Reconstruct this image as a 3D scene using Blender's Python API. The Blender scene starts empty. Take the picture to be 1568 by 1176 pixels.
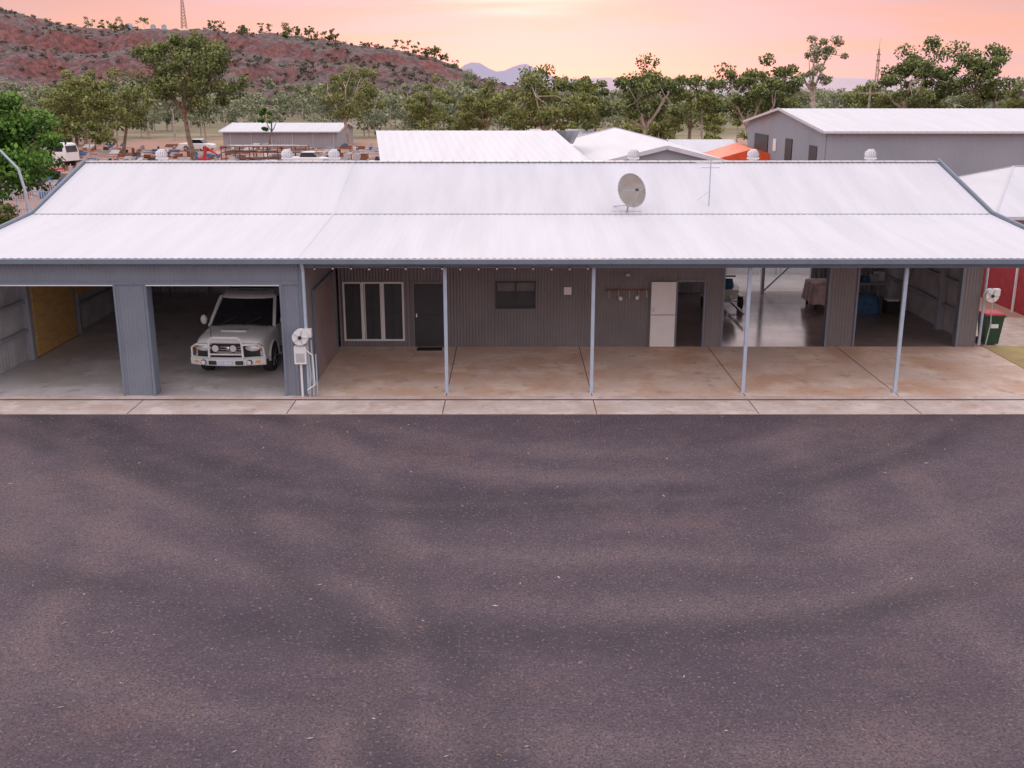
import bpy, math, random
import numpy as np
from mathutils import Vector, Matrix, noise
R=math.radians
random.seed(7)
sc=bpy.context.scene
sc.view_settings.view_transform='Standard'
try: sc.view_settings.look='None'
except: pass
sc.view_settings.exposure=0
COL=sc.collection

# ------------------------------------------------------------ materials
def mat(name,col,rough=0.6,metal=0.0,var=0.15,scale=3.0,bump=0.0,bscale=40.0,col2=None,emit=0,coat=0,detail=4,lo=0.35,hi=0.65,stretch=None,spec=None):
    m=bpy.data.materials.new(name); m.use_nodes=True
    nt=m.node_tree; N=nt.nodes; L=nt.links
    b=N['Principled BSDF']
    b.inputs['Roughness'].default_value=rough; b.inputs['Metallic'].default_value=metal
    if spec is not None: b.inputs['Specular IOR Level'].default_value=spec
    if coat: b.inputs['Coat Weight'].default_value=coat
    tc=N.new('ShaderNodeTexCoord'); src=tc.outputs['Object']
    if stretch:
        mp=N.new('ShaderNodeMapping'); mp.inputs['Scale'].default_value=stretch
        L.new(src,mp.inputs[0]); src=mp.outputs[0]
    nz=N.new('ShaderNodeTexNoise'); nz.inputs['Scale'].default_value=scale; nz.inputs['Detail'].default_value=detail
    L.new(src,nz.inputs['Vector'])
    rp=N.new('ShaderNodeValToRGB')
    c2=col2 if col2 else tuple(c*(1-var) for c in col)
    c1=col if col2 else tuple(min(1,c*(1+var)) for c in col)
    rp.color_ramp.elements[0].position=lo; rp.color_ramp.elements[1].position=hi
    rp.color_ramp.elements[0].color=(*c2,1); rp.color_ramp.elements[1].color=(*c1,1)
    L.new(nz.outputs['Fac'],rp.inputs[0]); L.new(rp.outputs[0],b.inputs['Base Color'])
    if bump:
        n2=N.new('ShaderNodeTexNoise'); n2.inputs['Scale'].default_value=bscale; n2.inputs['Detail'].default_value=3
        L.new(tc.outputs['Object'],n2.inputs['Vector'])
        bp=N.new('ShaderNodeBump'); bp.inputs['Strength'].default_value=bump; bp.inputs['Distance'].default_value=0.02
        L.new(n2.outputs['Fac'],bp.inputs['Height']); L.new(bp.outputs[0],b.inputs['Normal'])
    if emit:
        b.inputs['Emission Color'].default_value=(*col,1); b.inputs['Emission Strength'].default_value=emit
    return m

def leafmat(name,c1,c2):
    return mat(name,c1,rough=0.8,col2=c2,scale=0.5,detail=5,lo=0.35,hi=0.65,spec=0.1)

M={}
M['roof']=mat('white_roof_steel',(0.70,0.685,0.71),0.7,0.0,0.035,0.8,stretch=(2.2,0.18,1),spec=.25)
M['roofb']=mat('white_roof_steel_aged',(0.675,0.66,0.69),0.7,0.0,0.045,0.8,stretch=(2.2,0.18,1),spec=.25)
M['flash']=mat('roof_flashing',(0.60,0.59,0.62),0.6,0,0.05,spec=.25)
M['clad']=mat('blue_grey_cladding',(0.21,0.235,0.28),0.5,0,0.08,1.0)
M['trim']=mat('blue_grey_trim',(0.18,0.215,0.27),0.45,0,0.06)
M['wall']=mat('dark_grey_cladding',(0.205,0.19,0.20),0.5,0,0.08,0.9)
M['brownwall']=mat('side_door_cladding',(0.32,0.25,0.24),0.5,0,0.1,0.9)
M['galv']=mat('galvanised_sheet',(0.54,0.54,0.56),0.45,0.15,0.15,1.5)
M['steel']=mat('steel_frame',(0.42,0.45,0.50),0.5,0.1,0.1)
M['post']=mat('post_paint',(0.46,0.54,0.65),0.4,0.1,0.06)
M['white']=mat('white_paint',(0.82,0.82,0.82),0.4,0,0.03)
M['glass']=mat('dark_glass',(0.018,0.02,0.025),0.08,0,0.1,spec=0.35)
M['black']=mat('black_rubber',(0.03,0.03,0.032),0.7,0,0.1)
M['door']=mat('dark_door',(0.04,0.043,0.05),0.5,0,0.1)
M['ply']=mat('plywood',(0.72,0.45,0.17),0.6,0,0.12,1.5,stretch=(1,1,6))
M['carpaint']=mat('car_white_paint',(0.84,0.84,0.83),0.25,0,0.02,coat=0.6)
M['chrome']=mat('bright_metal',(0.72,0.72,0.74),0.2,0.9,0.05)
M['red']=mat('red_paint',(0.50,0.03,0.04),0.5,0,0.12)
M['redfence']=mat('red_cladding',(0.42,0.05,0.06),0.5,0,0.12)
M['orange']=mat('orange_paint',(0.80,0.11,0.03),0.5,0,0.1)
M['green']=mat('bin_green',(0.02,0.07,0.045),0.5,0,0.1)
M['blue']=mat('blue_cloth',(0.06,0.17,0.33),0.8,0,0.3)
M['pink']=mat('pink_cloth',(0.72,0.52,0.52),0.9,0,0.2)
M['dish']=mat('dish_grey',(0.33,0.29,0.26),0.5,0.1,0.1)
M['rust']=mat('rust_steel',(0.24,0.09,0.05),0.8,0,0.3)
M['concretewall']=mat('pale_block',(0.48,0.45,0.45),0.8,0,0.1)
M['bulb']=mat('bulb_glass',(0.95,0.92,0.88),0.3,0,0.01)
M['lens']=mat('lamp_lens',(0.75,0.77,0.8),0.1,0.3,0.1)
M['amber']=mat('amber_lens',(0.8,0.3,0.05),0.3)
M['plate']=mat('plate_blue_white',(0.55,0.6,0.75),0.4,0,0.2,30)
M['shedwall']=mat('shed_wall_grey',(0.29,0.32,0.37),0.6,0,0.06,0.3)
M['shedwall2']=mat('far_shed_wall',(0.38,0.39,0.43),0.6,0,0.06,0.3)
M['fence']=mat('pale_fence_sheet',(0.46,0.46,0.48),0.5,0,0.08,1.0)
M['bark']=mat('gum_bark',(0.24,0.18,0.14),0.9,0,0.35,2.0)
M['barkpale']=mat('pale_gum_bark',(0.46,0.38,0.33),0.9,0,0.3,2.0)

def floor_mat(name,base,stain,dark,rough,scale=0.5,spot=0.6):
    m=bpy.data.materials.new(name); m.use_nodes=True
    nt=m.node_tree;N=nt.nodes;L=nt.links;b=N['Principled BSDF']
    tc=N.new('ShaderNodeTexCoord')
    def nz(s,d,lo,hi,b_=1.0,off=0):
        n=N.new('ShaderNodeTexNoise');n.inputs['Scale'].default_value=s;n.inputs['Detail'].default_value=d;n.inputs['Roughness'].default_value=0.66
        mp=N.new('ShaderNodeMapping');mp.inputs['Location'].default_value=(off,off*1.7,0);L.new(tc.outputs['Object'],mp.inputs[0])
        L.new(mp.outputs[0],n.inputs['Vector'])
        r=N.new('ShaderNodeMapRange');r.inputs[1].default_value=lo;r.inputs[2].default_value=hi;r.inputs[4].default_value=b_
        L.new(n.outputs['Fac'],r.inputs[0]);return r.outputs[0]
    def mix(f,a,c,blend='MIX'):
        x=N.new('ShaderNodeMix');x.data_type='RGBA';x.blend_type=blend
        L.new(f,x.inputs[0])
        if isinstance(a,tuple): x.inputs[6].default_value=(*a,1)
        else: L.new(a,x.inputs[6])
        if isinstance(c,tuple): x.inputs[7].default_value=(*c,1)
        else: L.new(c,x.inputs[7])
        return x.outputs[2]
    c=mix(nz(scale,8,0.40,0.60),base,stain)
    c=mix(nz(scale*1.3+0.1,7,0.50,0.64,.8,5),c,tuple(min(.92,k*1.22) for k in base))
    c=mix(nz(scale*2.6+0.31,6,0.57,0.72,.75,11),c,dark)
    c=mix(nz(2.2,3,0.66,0.72,spot,17),c,tuple(k*.45 for k in dark))
    c=mix(nz(9,4,0.58,0.9,.8),c,dark)
    L.new(c,b.inputs['Base Color'])
    rr=N.new('ShaderNodeMapRange'); L.new(nz(1.1,5,0.3,0.7),rr.inputs[0]); rr.inputs[3].default_value=rough*0.75; rr.inputs[4].default_value=min(1,rough*1.3)
    L.new(rr.outputs[0],b.inputs['Roughness'])
    return m
M['slab']=floor_mat('dusty_concrete',(0.78,0.61,0.51),(0.70,0.45,0.31),(0.42,0.30,0.25),0.6,0.45)
M['strip']=floor_mat('pale_concrete_strip',(0.68,0.57,0.52),(0.58,0.44,0.37),(0.38,0.30,0.28),0.7,0.7,.5)
M['gfloor']=floor_mat('garage_concrete',(0.60,0.57,0.56),(0.50,0.44,0.41),(0.30,0.22,0.18),0.38,0.4)
M['pfloor']=floor_mat('polished_dark_floor',(0.27,0.22,0.205),(0.30,0.22,0.19),(0.15,0.12,0.11),0.16,0.6)
M['drain']=mat('drain_grate',(0.15,0.07,0.06),0.8,0,0.3,20)

# asphalt
def asphalt():
    m=bpy.data.materials.new('asphalt'); m.use_nodes=True
    nt=m.node_tree;N=nt.nodes;L=nt.links;b=N['Principled BSDF']
    tc=N.new('ShaderNodeTexCoord')
    def noi(s,d,lo,hi,vec=None,a=0.0,bb=1.0,ro=0.55):
        n=N.new('ShaderNodeTexNoise');n.inputs['Scale'].default_value=s;n.inputs['Detail'].default_value=d;n.inputs['Roughness'].default_value=ro
        L.new(vec or tc.outputs['Object'],n.inputs['Vector'])
        r=N.new('ShaderNodeMapRange');r.inputs[1].default_value=lo;r.inputs[2].default_value=hi;r.inputs[3].default_value=a;r.inputs[4].default_value=bb
        L.new(n.outputs['Fac'],r.inputs[0]);return r.outputs[0]
    def mix(f,a,c,blend='MIX'):
        x=N.new('ShaderNodeMix');x.data_type='RGBA';x.blend_type=blend
        if isinstance(f,float): x.inputs[0].default_value=f
        else: L.new(f,x.inputs[0])
        for i,s in ((6,a),(7,c)):
            if isinstance(s,tuple): x.inputs[i].default_value=(*s,1)
            else: L.new(s,x.inputs[i])
        return x.outputs[2]
    def math_(op,a,b_=None,c_=None):
        x=N.new('ShaderNodeMath');x.operation=op
        for i,s in enumerate((a,b_,c_)):
            if s is None: continue
            if isinstance(s,(int,float)): x.inputs[i].default_value=s
            else: L.new(s,x.inputs[i])
        return x.outputs[0]
    c=mix(noi(0.14,7,0.38,0.62,ro=.7),(0.090,0.064,0.082),(0.165,0.116,0.132))
    c=mix(noi(1.1,7,0.42,0.70,a=0,bb=0.6,ro=.8),c,(0.074,0.054,0.067))
    # red dust patches
    c=mix(noi(0.30,8,0.52,0.70,a=0,bb=0.55,ro=.72),c,(0.24,0.145,0.125))
    # tyre tracks: worn rings round a few turning centres
    wv=N.new('ShaderNodeTexNoise');wv.inputs['Scale'].default_value=.16;wv.inputs['Detail'].default_value=1;L.new(tc.outputs['Object'],wv.inputs['Vector'])
    brk=noi(.35,6,0.36,0.56,a=.15,ro=.7)
    for cx,cy,rads,wd,col,amt in ((2,33,(10.2,11.9,16.0,17.8,21.5),.55,(0.20,0.142,0.145),.75),(-25,14,(10.2,11.9,16.4,18.1,23),.55,(0.20,0.14,0.14),.75),(27,19,(12.6,14.3,18.8,20.6),.55,(0.20,0.14,0.145),.65),(0,34,(13.9,14.8,19.7),.6,(0.050,0.038,0.048),.7),(-21,6,(13.5,20.2,21.6),.6,(0.050,0.038,0.048),.6)):
        v=N.new('ShaderNodeVectorMath');v.operation='SUBTRACT';L.new(tc.outputs['Object'],v.inputs[0]);v.inputs[1].default_value=(cx,cy,0)
        ln=N.new('ShaderNodeVectorMath');ln.operation='LENGTH';L.new(v.outputs[0],ln.inputs[0])
        dd=math_('MULTIPLY_ADD',wv.outputs['Fac'],2.0,ln.outputs['Value'])
        acc=None
        for rr_ in rads:
            q=math_('ABSOLUTE',math_('SUBTRACT',dd,rr_+1.0))
            r=N.new('ShaderNodeMapRange');r.interpolation_type='SMOOTHSTEP';r.inputs[1].default_value=0;r.inputs[2].default_value=wd*1.4;r.inputs[3].default_value=amt;r.inputs[4].default_value=0;L.new(q,r.inputs[0])
            acc=r.outputs[0] if acc is None else math_('MAXIMUM',acc,r.outputs[0])
        c=mix(math_('MULTIPLY',acc,brk),c,col)
    # aggregate grain, several sizes
    c=mix(noi(6,5,0.46,0.72,a=0,bb=0.55,ro=.85),c,(0.045,0.034,0.043))
    c=mix(noi(26,3,0.44,0.66,a=0.0,bb=0.8),c,(0.042,0.032,0.040))
    c=mix(noi(18.3,3,0.59,0.71,a=0,bb=0.7),c,(0.30,0.23,0.235))
    vo=N.new('ShaderNodeTexVoronoi');vo.inputs['Scale'].default_value=5.5;L.new(tc.outputs['Object'],vo.inputs['Vector'])
    r=N.new('ShaderNodeMapRange');r.inputs[1].default_value=0.05;r.inputs[2].default_value=0.14;r.inputs[3].default_value=0.5;r.inputs[4].default_value=0;L.new(vo.outputs['Distance'],r.inputs[0])
    c=mix(r.outputs[0],c,(0.26,0.14,0.115))
    L.new(c,b.inputs['Base Color'])
    b.inputs['Roughness'].default_value=0.8; b.inputs['Specular IOR Level'].default_value=0.35
    n2=N.new('ShaderNodeTexNoise');n2.inputs['Scale'].default_value=30;n2.inputs['Detail'].default_value=3;L.new(tc.outputs['Object'],n2.inputs['Vector'])
    bp=N.new('ShaderNodeBump');bp.inputs['Strength'].default_value=0.9;bp.inputs['Distance'].default_value=0.025;L.new(n2.outputs['Fac'],bp.inputs['Height']);L.new(bp.outputs[0],b.inputs['Normal'])
    return m
M['asphalt']=asphalt()

def groundmat():
    m=bpy.data.materials.new('red_dirt_and_grass'); m.use_nodes=True
    nt=m.node_tree;N=nt.nodes;L=nt.links;b=N['Principled BSDF']
    tc=N.new('ShaderNodeTexCoord')
    n=N.new('ShaderNodeTexNoise');n.inputs['Scale'].default_value=0.08;n.inputs['Detail'].default_value=8;L.new(tc.outputs['Object'],n.inputs['Vector'])
    sx=N.new('ShaderNodeSeparateXYZ');L.new(tc.outputs['Object'],sx.inputs[0])
    r=N.new('ShaderNodeMapRange');r.inputs[1].default_value=150;r.inputs[2].default_value=230;r.inputs[3].default_value=-0.25;r.inputs[4].default_value=0.40;L.new(sx.outputs[1],r.inputs[0])
    a=N.new('ShaderNodeMath');L.new(n.outputs['Fac'],a.inputs[0]);L.new(r.outputs[0],a.inputs[1])
    rp=N.new('ShaderNodeValToRGB');L.new(a.outputs[0],rp.inputs[0])
    e=rp.color_ramp.elements
    e[0].position=0.2;e[0].color=(0.46,0.23,0.18,1);e[1].position=0.75;e[1].color=(0.20,0.17,0.09,1)
    x=e.new(0.42);x.color=(0.40,0.23,0.17,1);x=e.new(0.55);x.color=(0.33,0.25,0.16,1)
    L.new(rp.outputs[0],b.inputs['Base Color']);b.inputs['Roughness'].default_value=0.95
    return m
M['ground']=groundmat()

# ------------------------------------------------------------ mesh builder
class MB:
    def __init__(s): s.v=[];s.f=[];s.m=[]
    def add(s,vs,fs,mi=0):
        o=len(s.v); s.v+= [tuple(x) for x in vs]; s.f+=[tuple(i+o for i in f) for f in fs]; s.m+=[mi]*len(fs); return s
    def box(s,x0,x1,y0,y1,z0,z1,mi=0):
        vs=[(x0,y0,z0),(x1,y0,z0),(x1,y1,z0),(x0,y1,z0),(x0,y0,z1),(x1,y0,z1),(x1,y1,z1),(x0,y1,z1)]
        return s.add(vs,[(0,3,2,1),(4,5,6,7),(0,1,5,4),(1,2,6,5),(2,3,7,6),(3,0,4,7)],mi)
    def beam(s,p,q,w,h,mi=0):
        p=Vector(p);q=Vector(q);d=(q-p).normalized()
        up=Vector((0,0,1)) if abs(d.z)<0.9 else Vector((0,1,0))
        a=d.cross(up).normalized()*w/2;b=a.cross(d).normalized()*h/2
        vs=[p-a-b,p+a-b,p+a+b,p-a+b,q-a-b,q+a-b,q+a+b,q-a+b]
        return s.add(vs,[(0,3,2,1),(4,5,6,7),(0,1,5,4),(1,2,6,5),(2,3,7,6),(3,0,4,7)],mi)
    def tube(s,p,q,r0,r1=None,n=8,mi=0,cap=True):
        r1=r0 if r1 is None else r1
        p=Vector(p);q=Vector(q);d=(q-p)
        if d.length<1e-6:return s
        d.normalize();up=Vector((0,0,1)) if abs(d.z)<0.9 else Vector((1,0,0))
        a=d.cross(up).normalized();b=d.cross(a)
        vs=[];
        for c,r in((p,r0),(q,r1)):
            for i in range(n):
                t=2*math.pi*i/n; vs.append(c+a*math.cos(t)*r+b*math.sin(t)*r)
        fs=[(i,(i+1)%n,n+(i+1)%n,n+i) for i in range(n)]
        if cap: fs+=[tuple(range(n-1,-1,-1)),tuple(range(n,2*n))]
        return s.add(vs,fs,mi)
    def path(s,pts,r,n=8,mi=0):
        for i in range(len(pts)-1): s.tube(pts[i],pts[i+1],r,r,n,mi)
        return s
    def ball(s,c,rx,ry,rz,mi=0,nu=10,nv=6):
        vs=[];fs=[]
        for j in range(nv+1):
            ph=math.pi*j/nv
            for i in range(nu):
                t=2*math.pi*i/nu
                vs.append((c[0]+rx*math.sin(ph)*math.cos(t),c[1]+ry*math.sin(ph)*math.sin(t),c[2]+rz*math.cos(ph)))
        for j in range(nv):
            for i in range(nu):
                fs.append((j*nu+i,(j+1)*nu+i,(j+1)*nu+(i+1)%nu,j*nu+(i+1)%nu))
        return s.add(vs,fs,mi)
    def corr(s,o,u,w,nrm,pitch=0.1,amp=0.012,mi=0,flat=False,k=4):
        o=Vector(o);u=Vector(u);w=Vector(w);nrm=Vector(nrm).normalized()
        n=max(2,int(u.length/pitch*k));vs=[]
        for i in range(n+1):
            t=i/n;ph=(i%k)/k*2*math.pi
            off=nrm*amp*math.cos(ph)
            vs.append(o+u*t+off);vs.append(o+u*t+w+off)
        return s.add(vs,[(2*i,2*i+2,2*i+3,2*i+1) for i in range(n)],mi)
    def loft(s,secs,mi=0,close=True,cap=True):
        n=len(secs[0]);vs=[p for c in secs for p in c];fs=[]
        for j in range(len(secs)-1):
            for i in range(n if close else n-1):
                a=j*n+i;b=j*n+(i+1)%n
                fs.append((a,b,b+n,a+n))
        if cap: fs+=[tuple(range(n-1,-1,-1)),tuple(range((len(secs)-1)*n,len(secs)*n))]
        return s.add(vs,fs,mi)
    def obj(s,name,mats,parent=None,smooth=False,bevel=0,origin=None,base=True):
        me=bpy.data.meshes.new(name)
        v=np.array(s.v,dtype=float)
        if origin is None:
            mn=v.min(0);mx=v.max(0);origin=((mn[0]+mx[0])/2,(mn[1]+mx[1])/2,mn[2])
        v=v-np.array(origin)
        me.from_pydata(v.tolist(),[],s.f)
        if not isinstance(mats,(list,tuple)): mats=[mats]
        for k in mats: me.materials.append(M[k] if isinstance(k,str) else k)
        me.polygons.foreach_set('material_index',s.m)
        if smooth: me.polygons.foreach_set('use_smooth',[True]*len(s.f))
        me.update()
        ob=bpy.data.objects.new(name,me);COL.objects.link(ob);ob.location=origin
        if bevel:
            md=ob.modifiers.new('bevel','BEVEL');md.width=bevel;md.segments=2;md.limit_method='ANGLE'
        if parent:
            ob.parent=parent;ob.matrix_parent_inverse=Matrix.Translation(-Vector(parent.location))
        return ob
def empty(name,loc):
    e=bpy.data.objects.new(name,None);COL.objects.link(e);e.location=loc;e.empty_display_size=0.5;return e

# ------------------------------------------------------------ ground
MB().add([(-5000,-300,0),(5000,-300,0),(5000,9000,0),(-5000,9000,0)],[(0,1,2,3)]).obj('ground','ground',origin=(0,0,-0.004))
MB().add([(-60,-30,0),(60,-30,0),(60,25.65,0),(-60,25.65,0)],[(0,1,2,3)]).obj('asphalt_yard','asphalt',origin=(0,0,-0.004)).location.z=0.004
g=MB(); g.box(-40,40,25.65,26.88,-0.1,0.02);g.box(-40,40,27.02,27.3,-0.1,0.02)
for x in (-14,-9.9,-5.8,-1.79,2.18,6.35,10.53,14.7): g.box(x-.012,x+.012,25.66,26.87,0.0205,0.0235,2)
g.box(-40,40,26.88,27.02,-0.1,0.012,1)
g.obj('concrete_apron',['strip','drain','drain'],origin=(0,26,0))
# ragged asphalt lip and washed dust along the apron edge
M['edge_dust']=mat('edge_dust',(0.36,0.25,0.215),0.95,0,0.25,6)
random.seed(21);g=MB();n=420;vs=[]
for i in range(n+1):
    x=-24+48*i/n;vs.append((x,25.645,.0));vs.append((x,25.60-.16*abs(noise.noise(Vector((x*.9,0,0))))-.06*abs(noise.noise(Vector((x*5,1,0)))),.0))
g.add(vs,[(2*i,2*i+1,2*i+3,2*i+2) for i in range(n)]);g.obj('edge_dust','edge_dust',origin=(0,25.6,-.008))

# garden patch on the right
M['grass']=mat('dry_grass',(0.50,0.42,0.14),0.95,0,0.3,2.0,col2=(0.46,0.30,0.18))
MB().box(15.3,18.8,28.5,33.0,-0.05,0.035).obj('grass_patch','grass')
M['pave']=mat('paving',(0.55,0.44,0.36),0.9,0,0.15,3)
MB().box(15.35,18.8,33.01,37.5,-0.05,0.03).obj('side_path','pave')
M['pad']=mat('rear_concrete',(0.36,0.32,0.30),0.9,0,0.1,1)
MB().box(5,16,42.7,47.5,-0.05,0.015).obj('rear_concrete_pad','pad')

# ------------------------------------------------------------ main shed
shed=empty('shed_house',(0,34,0))
def so(mb,name,mats,**k): return mb.obj(name,mats,parent=shed,**k)
YB=42.5;YR=37.7;YW=33.0;YF=27.3
ZF=3.80;ZB=4.30;ZR=5.62;ZK=4.27
# floors
g=MB();g.box(-15,-5.72,YF,YB,-0.1,0.022);so(g,'garage_floor','gfloor',origin=(0,0,0))
g=MB();g.box(-5.72,15.3,YF,YW,-0.1,0.02)
for x in (-1.79,2.18,6.35,10.53): g.box(x-.012,x+.012,YF,YW,0.0205,0.0235,1)
so(g,'verandah_slab',['slab','drain'],origin=(0,0,0))
g=MB();g.box(-5.72,15,YW,YB,-0.1,0.024);so(g,'workshop_floor','pfloor',origin=(0,0,0))
# roofs
g=MB()
def roofstrip(x0,x1,y0,z0,y1,z1,mi=0,pitch=0.19):
    w=Vector((0,y1-y0,z1-z0));n=w.cross(Vector((-1,0,0))).normalized()
    if n.z<0:n=-n
    g.corr((x0,y0,z0),(x1-x0,0,0),w,n,pitch,0.0065,mi)
roofstrip(-15,-5.6,YF-.1,ZF,YW,ZB);roofstrip(-5.6,15,YF-.1,ZF,YW,ZB,1)
roofstrip(-15,-5.6,YW-.02,ZB+.004,YR,ZR);roofstrip(-5.6,15,YW-.02,ZB+.004,YR,ZR,1)
roofstrip(-15,15,YR,ZR,YB+.1,ZK)
so(g,'corrugated_roof',['roof','roofb'],origin=(0,0,0))
g=MB();g.beam((-15,YW-.01,ZB+.014),(15,YW-.01,ZB+.014),.10,.004)
g.beam((-5.6,YF,ZF+.016),(-5.6,YW,ZB+.016),.04,.006)
g.beam((-5.6,YW,ZB+.016),(-5.6,YR,ZR+.016),.04,.006)
so(g,'roof_joint_flashing','roofb')
g=MB()
g.beam((-15.05,YR-.10,ZR+.0),(15.05,YR-.10,ZR+.0),0.2,0.03);g.beam((-15.05,YR+.12,ZR+.0),(15.05,YR+.12,ZR+.0),0.22,0.031)
x=-15.0
while x<15: g.tube((x,YR-.14,ZR+.012),(x,YR-.14,ZR+.04),.03,.03,6);x+=.38
so(g,'ridge_cap',['flash'])
g=MB()
for x in (-15.06,15.06):
    g.beam((x,YF-.1,ZF),(x,YW,ZB+.02),0.07,0.16);g.beam((x,YW+.001,ZB+.02),(x,YR,ZR+.03),0.07,0.16);g.beam((x,YR,ZR+.03),(x,YB+.1,ZK),0.07,0.16)
so(g,'barge_capping','trim')
# gutter, fascia
g=MB();g.box(-15.2,15.2,YF-.26,YF-.11,ZF-.13,ZF-.005);so(g,'gutter','trim')
g=MB();g.box(-15,15,YF+.06,YF+.16,ZF-.28,ZF-.04);so(g,'fascia_beam','trim')
# underside: purlins and rafters
g=MB()
for i in range(1,6):
    t=i/6;y=YF+(YW-YF)*t;z=ZF+(ZB-ZF)*t
    g.beam((-15,y,z-.08),(15,y,z-.08),0.06,0.1)
for x in (-5.6,-1.79,2.18,6.35,10.53,14.9): g.beam((x,YF+.2,ZF-.2),(x,YW,ZB-.2),0.08,0.14)
for x in (-14.8,-10.1,-5.9,4.5,6.35,10.6,14.8):
    g.beam((x,YW+.1,ZB-.15),(x,YR,ZR-.2),0.1,0.2);g.beam((x,YR,ZR-.2),(x,YB,ZK-.2),0.1,0.2)
so(g,'roof_frame','steel')
# garage front
g=MB()
def P(x0,x1,z0,z1,y,mi=0,pitch=0.1,amp=0.012,ydir=-1): g.corr((x0,y,z0),(x1-x0,0,0),(0,0,z1-z0),(0,ydir,0),pitch,amp,mi)
P(-15,-5.6,3.16,3.66,YF+.03)
P(-10.5,-9.74,0.0,3.16,YF+.03);P(-6.1,-5.6,0.0,3.16,YF+.03)
so(g,'garage_front_cladding','clad')
g=MB()
g.box(-15,-5.62,YF,YF+.25,3.08,3.157)
g.box(-10.56,-10.5,YF-.01,YF+.4,0.02,3.08);g.box(-9.74,-9.68,YF-.01,YF+.4,0.02,3.08);g.box(-6.16,-6.1,YF-.01,YF+.3,0.02,3.08)
g.box(-10.5,-9.74,YF+.3,YF+.4,0.02,3.08)
g.box(-5.62,-5.56,YF-.012,YF+.09,0.02,3.66)
so(g,'garage_trim','trim')
g=MB();g.box(-14.9,-10.6,YF+.3,YF+.75,3.2,3.62);g.box(-9.6,-6.2,YF+.3,YF+.75,3.2,3.62);so(g,'roller_door_housing','galv')
g=MB();g.box(-14.9,-10.56,YF-.015,YF+.02,3.05,3.075);g.box(-9.68,-6.16,YF-.015,YF+.02,3.05,3.075);so(g,'roller_door_edge','white')
# garage right side wall (exterior face visible on +X), with roller door
g=MB()
g.corr((-5.62,YF+.1,0.02),(0,YW-YF-.1,0),(0,0,3.68),(1,0,0),0.1,0.012,0)
g.corr((-5.78,YF+.1,0.02),(0,YW-YF-.1,0),(0,0,3.68),(1,0,0),0.1,0.012,1)
g.corr((-5.78,YW,0.02),(0,YB-YW-.1,0),(0,0,4.15),(1,0,0),0.1,0.012,1)
so(g,'garage_side_wall',['wall','galv'])
g=MB();g.corr((-5.57,28.9,0.03),(0,0,2.55),(0,3.2,0),(1,0,0),0.09,0.012,0)
g.box(-5.6,-5.54,28.82,28.9,0.02,2.65,1);g.box(-5.6,-5.54,32.1,32.18,0.02,2.65,1);g.box(-5.6,-5.53,28.9,32.1,2.58,2.66,1)
so(g,'side_roller_door',['brownwall','trim'])
# left end wall, with frames and plywood
g=MB();g.corr((-15,YF,0),(0,YB-YF,0),(0,0,3.74),(1,0,0),0.19,0.02);
g.add([(-15,YW,3.74),(-15,YR,3.74),(-15,YR,ZR),(-15,YW,ZB)],[(0,1,2,3)]);g.add([(-15,YR,3.74),(-15,YB,3.74),(-15,YB,ZK),(-15,YR,ZR)],[(0,1,2,3)])
g.add([(-15,YF,3.74),(-15,YW,3.74),(-15,YW,ZB)],[(0,1,2)])
so(g,'end_wall','galv')
g=MB();g.corr((15.0,YW,0),(0,YB-YW,0),(0,0,3.8),(1,0,0),0.19,0.02)
g.add([(15,YW,3.8),(15,YR,3.8),(15,YR,ZR),(15,YW,ZB)],[(0,1,2,3)]);g.add([(15,YR,3.8),(15,YB,3.8),(15,YB,ZK),(15,YR,ZR)],[(0,1,2,3)])
so(g,'end_wall_east','galv')
g=MB()
for z in (0.9,1.8,2.7):
    g.box(-14.96,-14.82,YF+.3,YB-.1,z,z+.1);g.box(14.82,14.96,YW+.2,YB-.1,z,z+.1)
for y in (28.2,31.3,34.9,38.6,42.2): g.box(-14.97,-14.74,y,y+.2,0.02,3.7)
for y in (35.5,38.8,42.2): g.box(14.74,14.97,y,y+.2,0.02,4.0)
for z in (0.9,1.8): g.box(-14.7,-5.9,YB-.2,YB-.06,z,z+.1)
for x in (-12.6,-10.2,-7.9): g.box(x,x+.15,YB-.25,YB-.04,0.02,4.2)
g.box(8.3,8.42,YB-.25,YB-.04,0.02,4.2);g.box(12.2,12.35,YB-.25,YB-.04,0.02,4.2);g.box(10.2,10.32,YB-.25,YB-.04,0.02,4.2)
g.beam((10.32,YB-.12,0.1),(12.2,YB-.12,2.0),0.06,0.06);g.box(8.42,12.2,YB-.2,YB-.08,1.15,1.25)
so(g,'wall_frame','steel')
g=MB();g.box(-14.80,-14.73,31.6,33.1,0.05,2.5);g.box(-14.80,-14.735,33.13,34.6,0.05,2.5);g.box(-14.80,-14.73,34.9,37.2,1.35,2.6)
so(g,'plywood_panel','ply')
g=MB();P(-15,-5.7,0,4.25,YB,0,0.19,0.02);P(-5.7,8.3,0,4.25,YB,0,0.19,0.02);P(12.25,15,0,4.25,YB,0,0.19,0.02);P(8.3,12.25,2.9,4.25,YB,0,0.19,0.02)
so(g,'back_wall','galv')
g=MB();g.corr((4.6,YW+.1,0.02),(0,YB-YW-.1,0),(0,0,4.2),(1,0,0),0.19,0.02);so(g,'partition_wall','galv')
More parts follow.
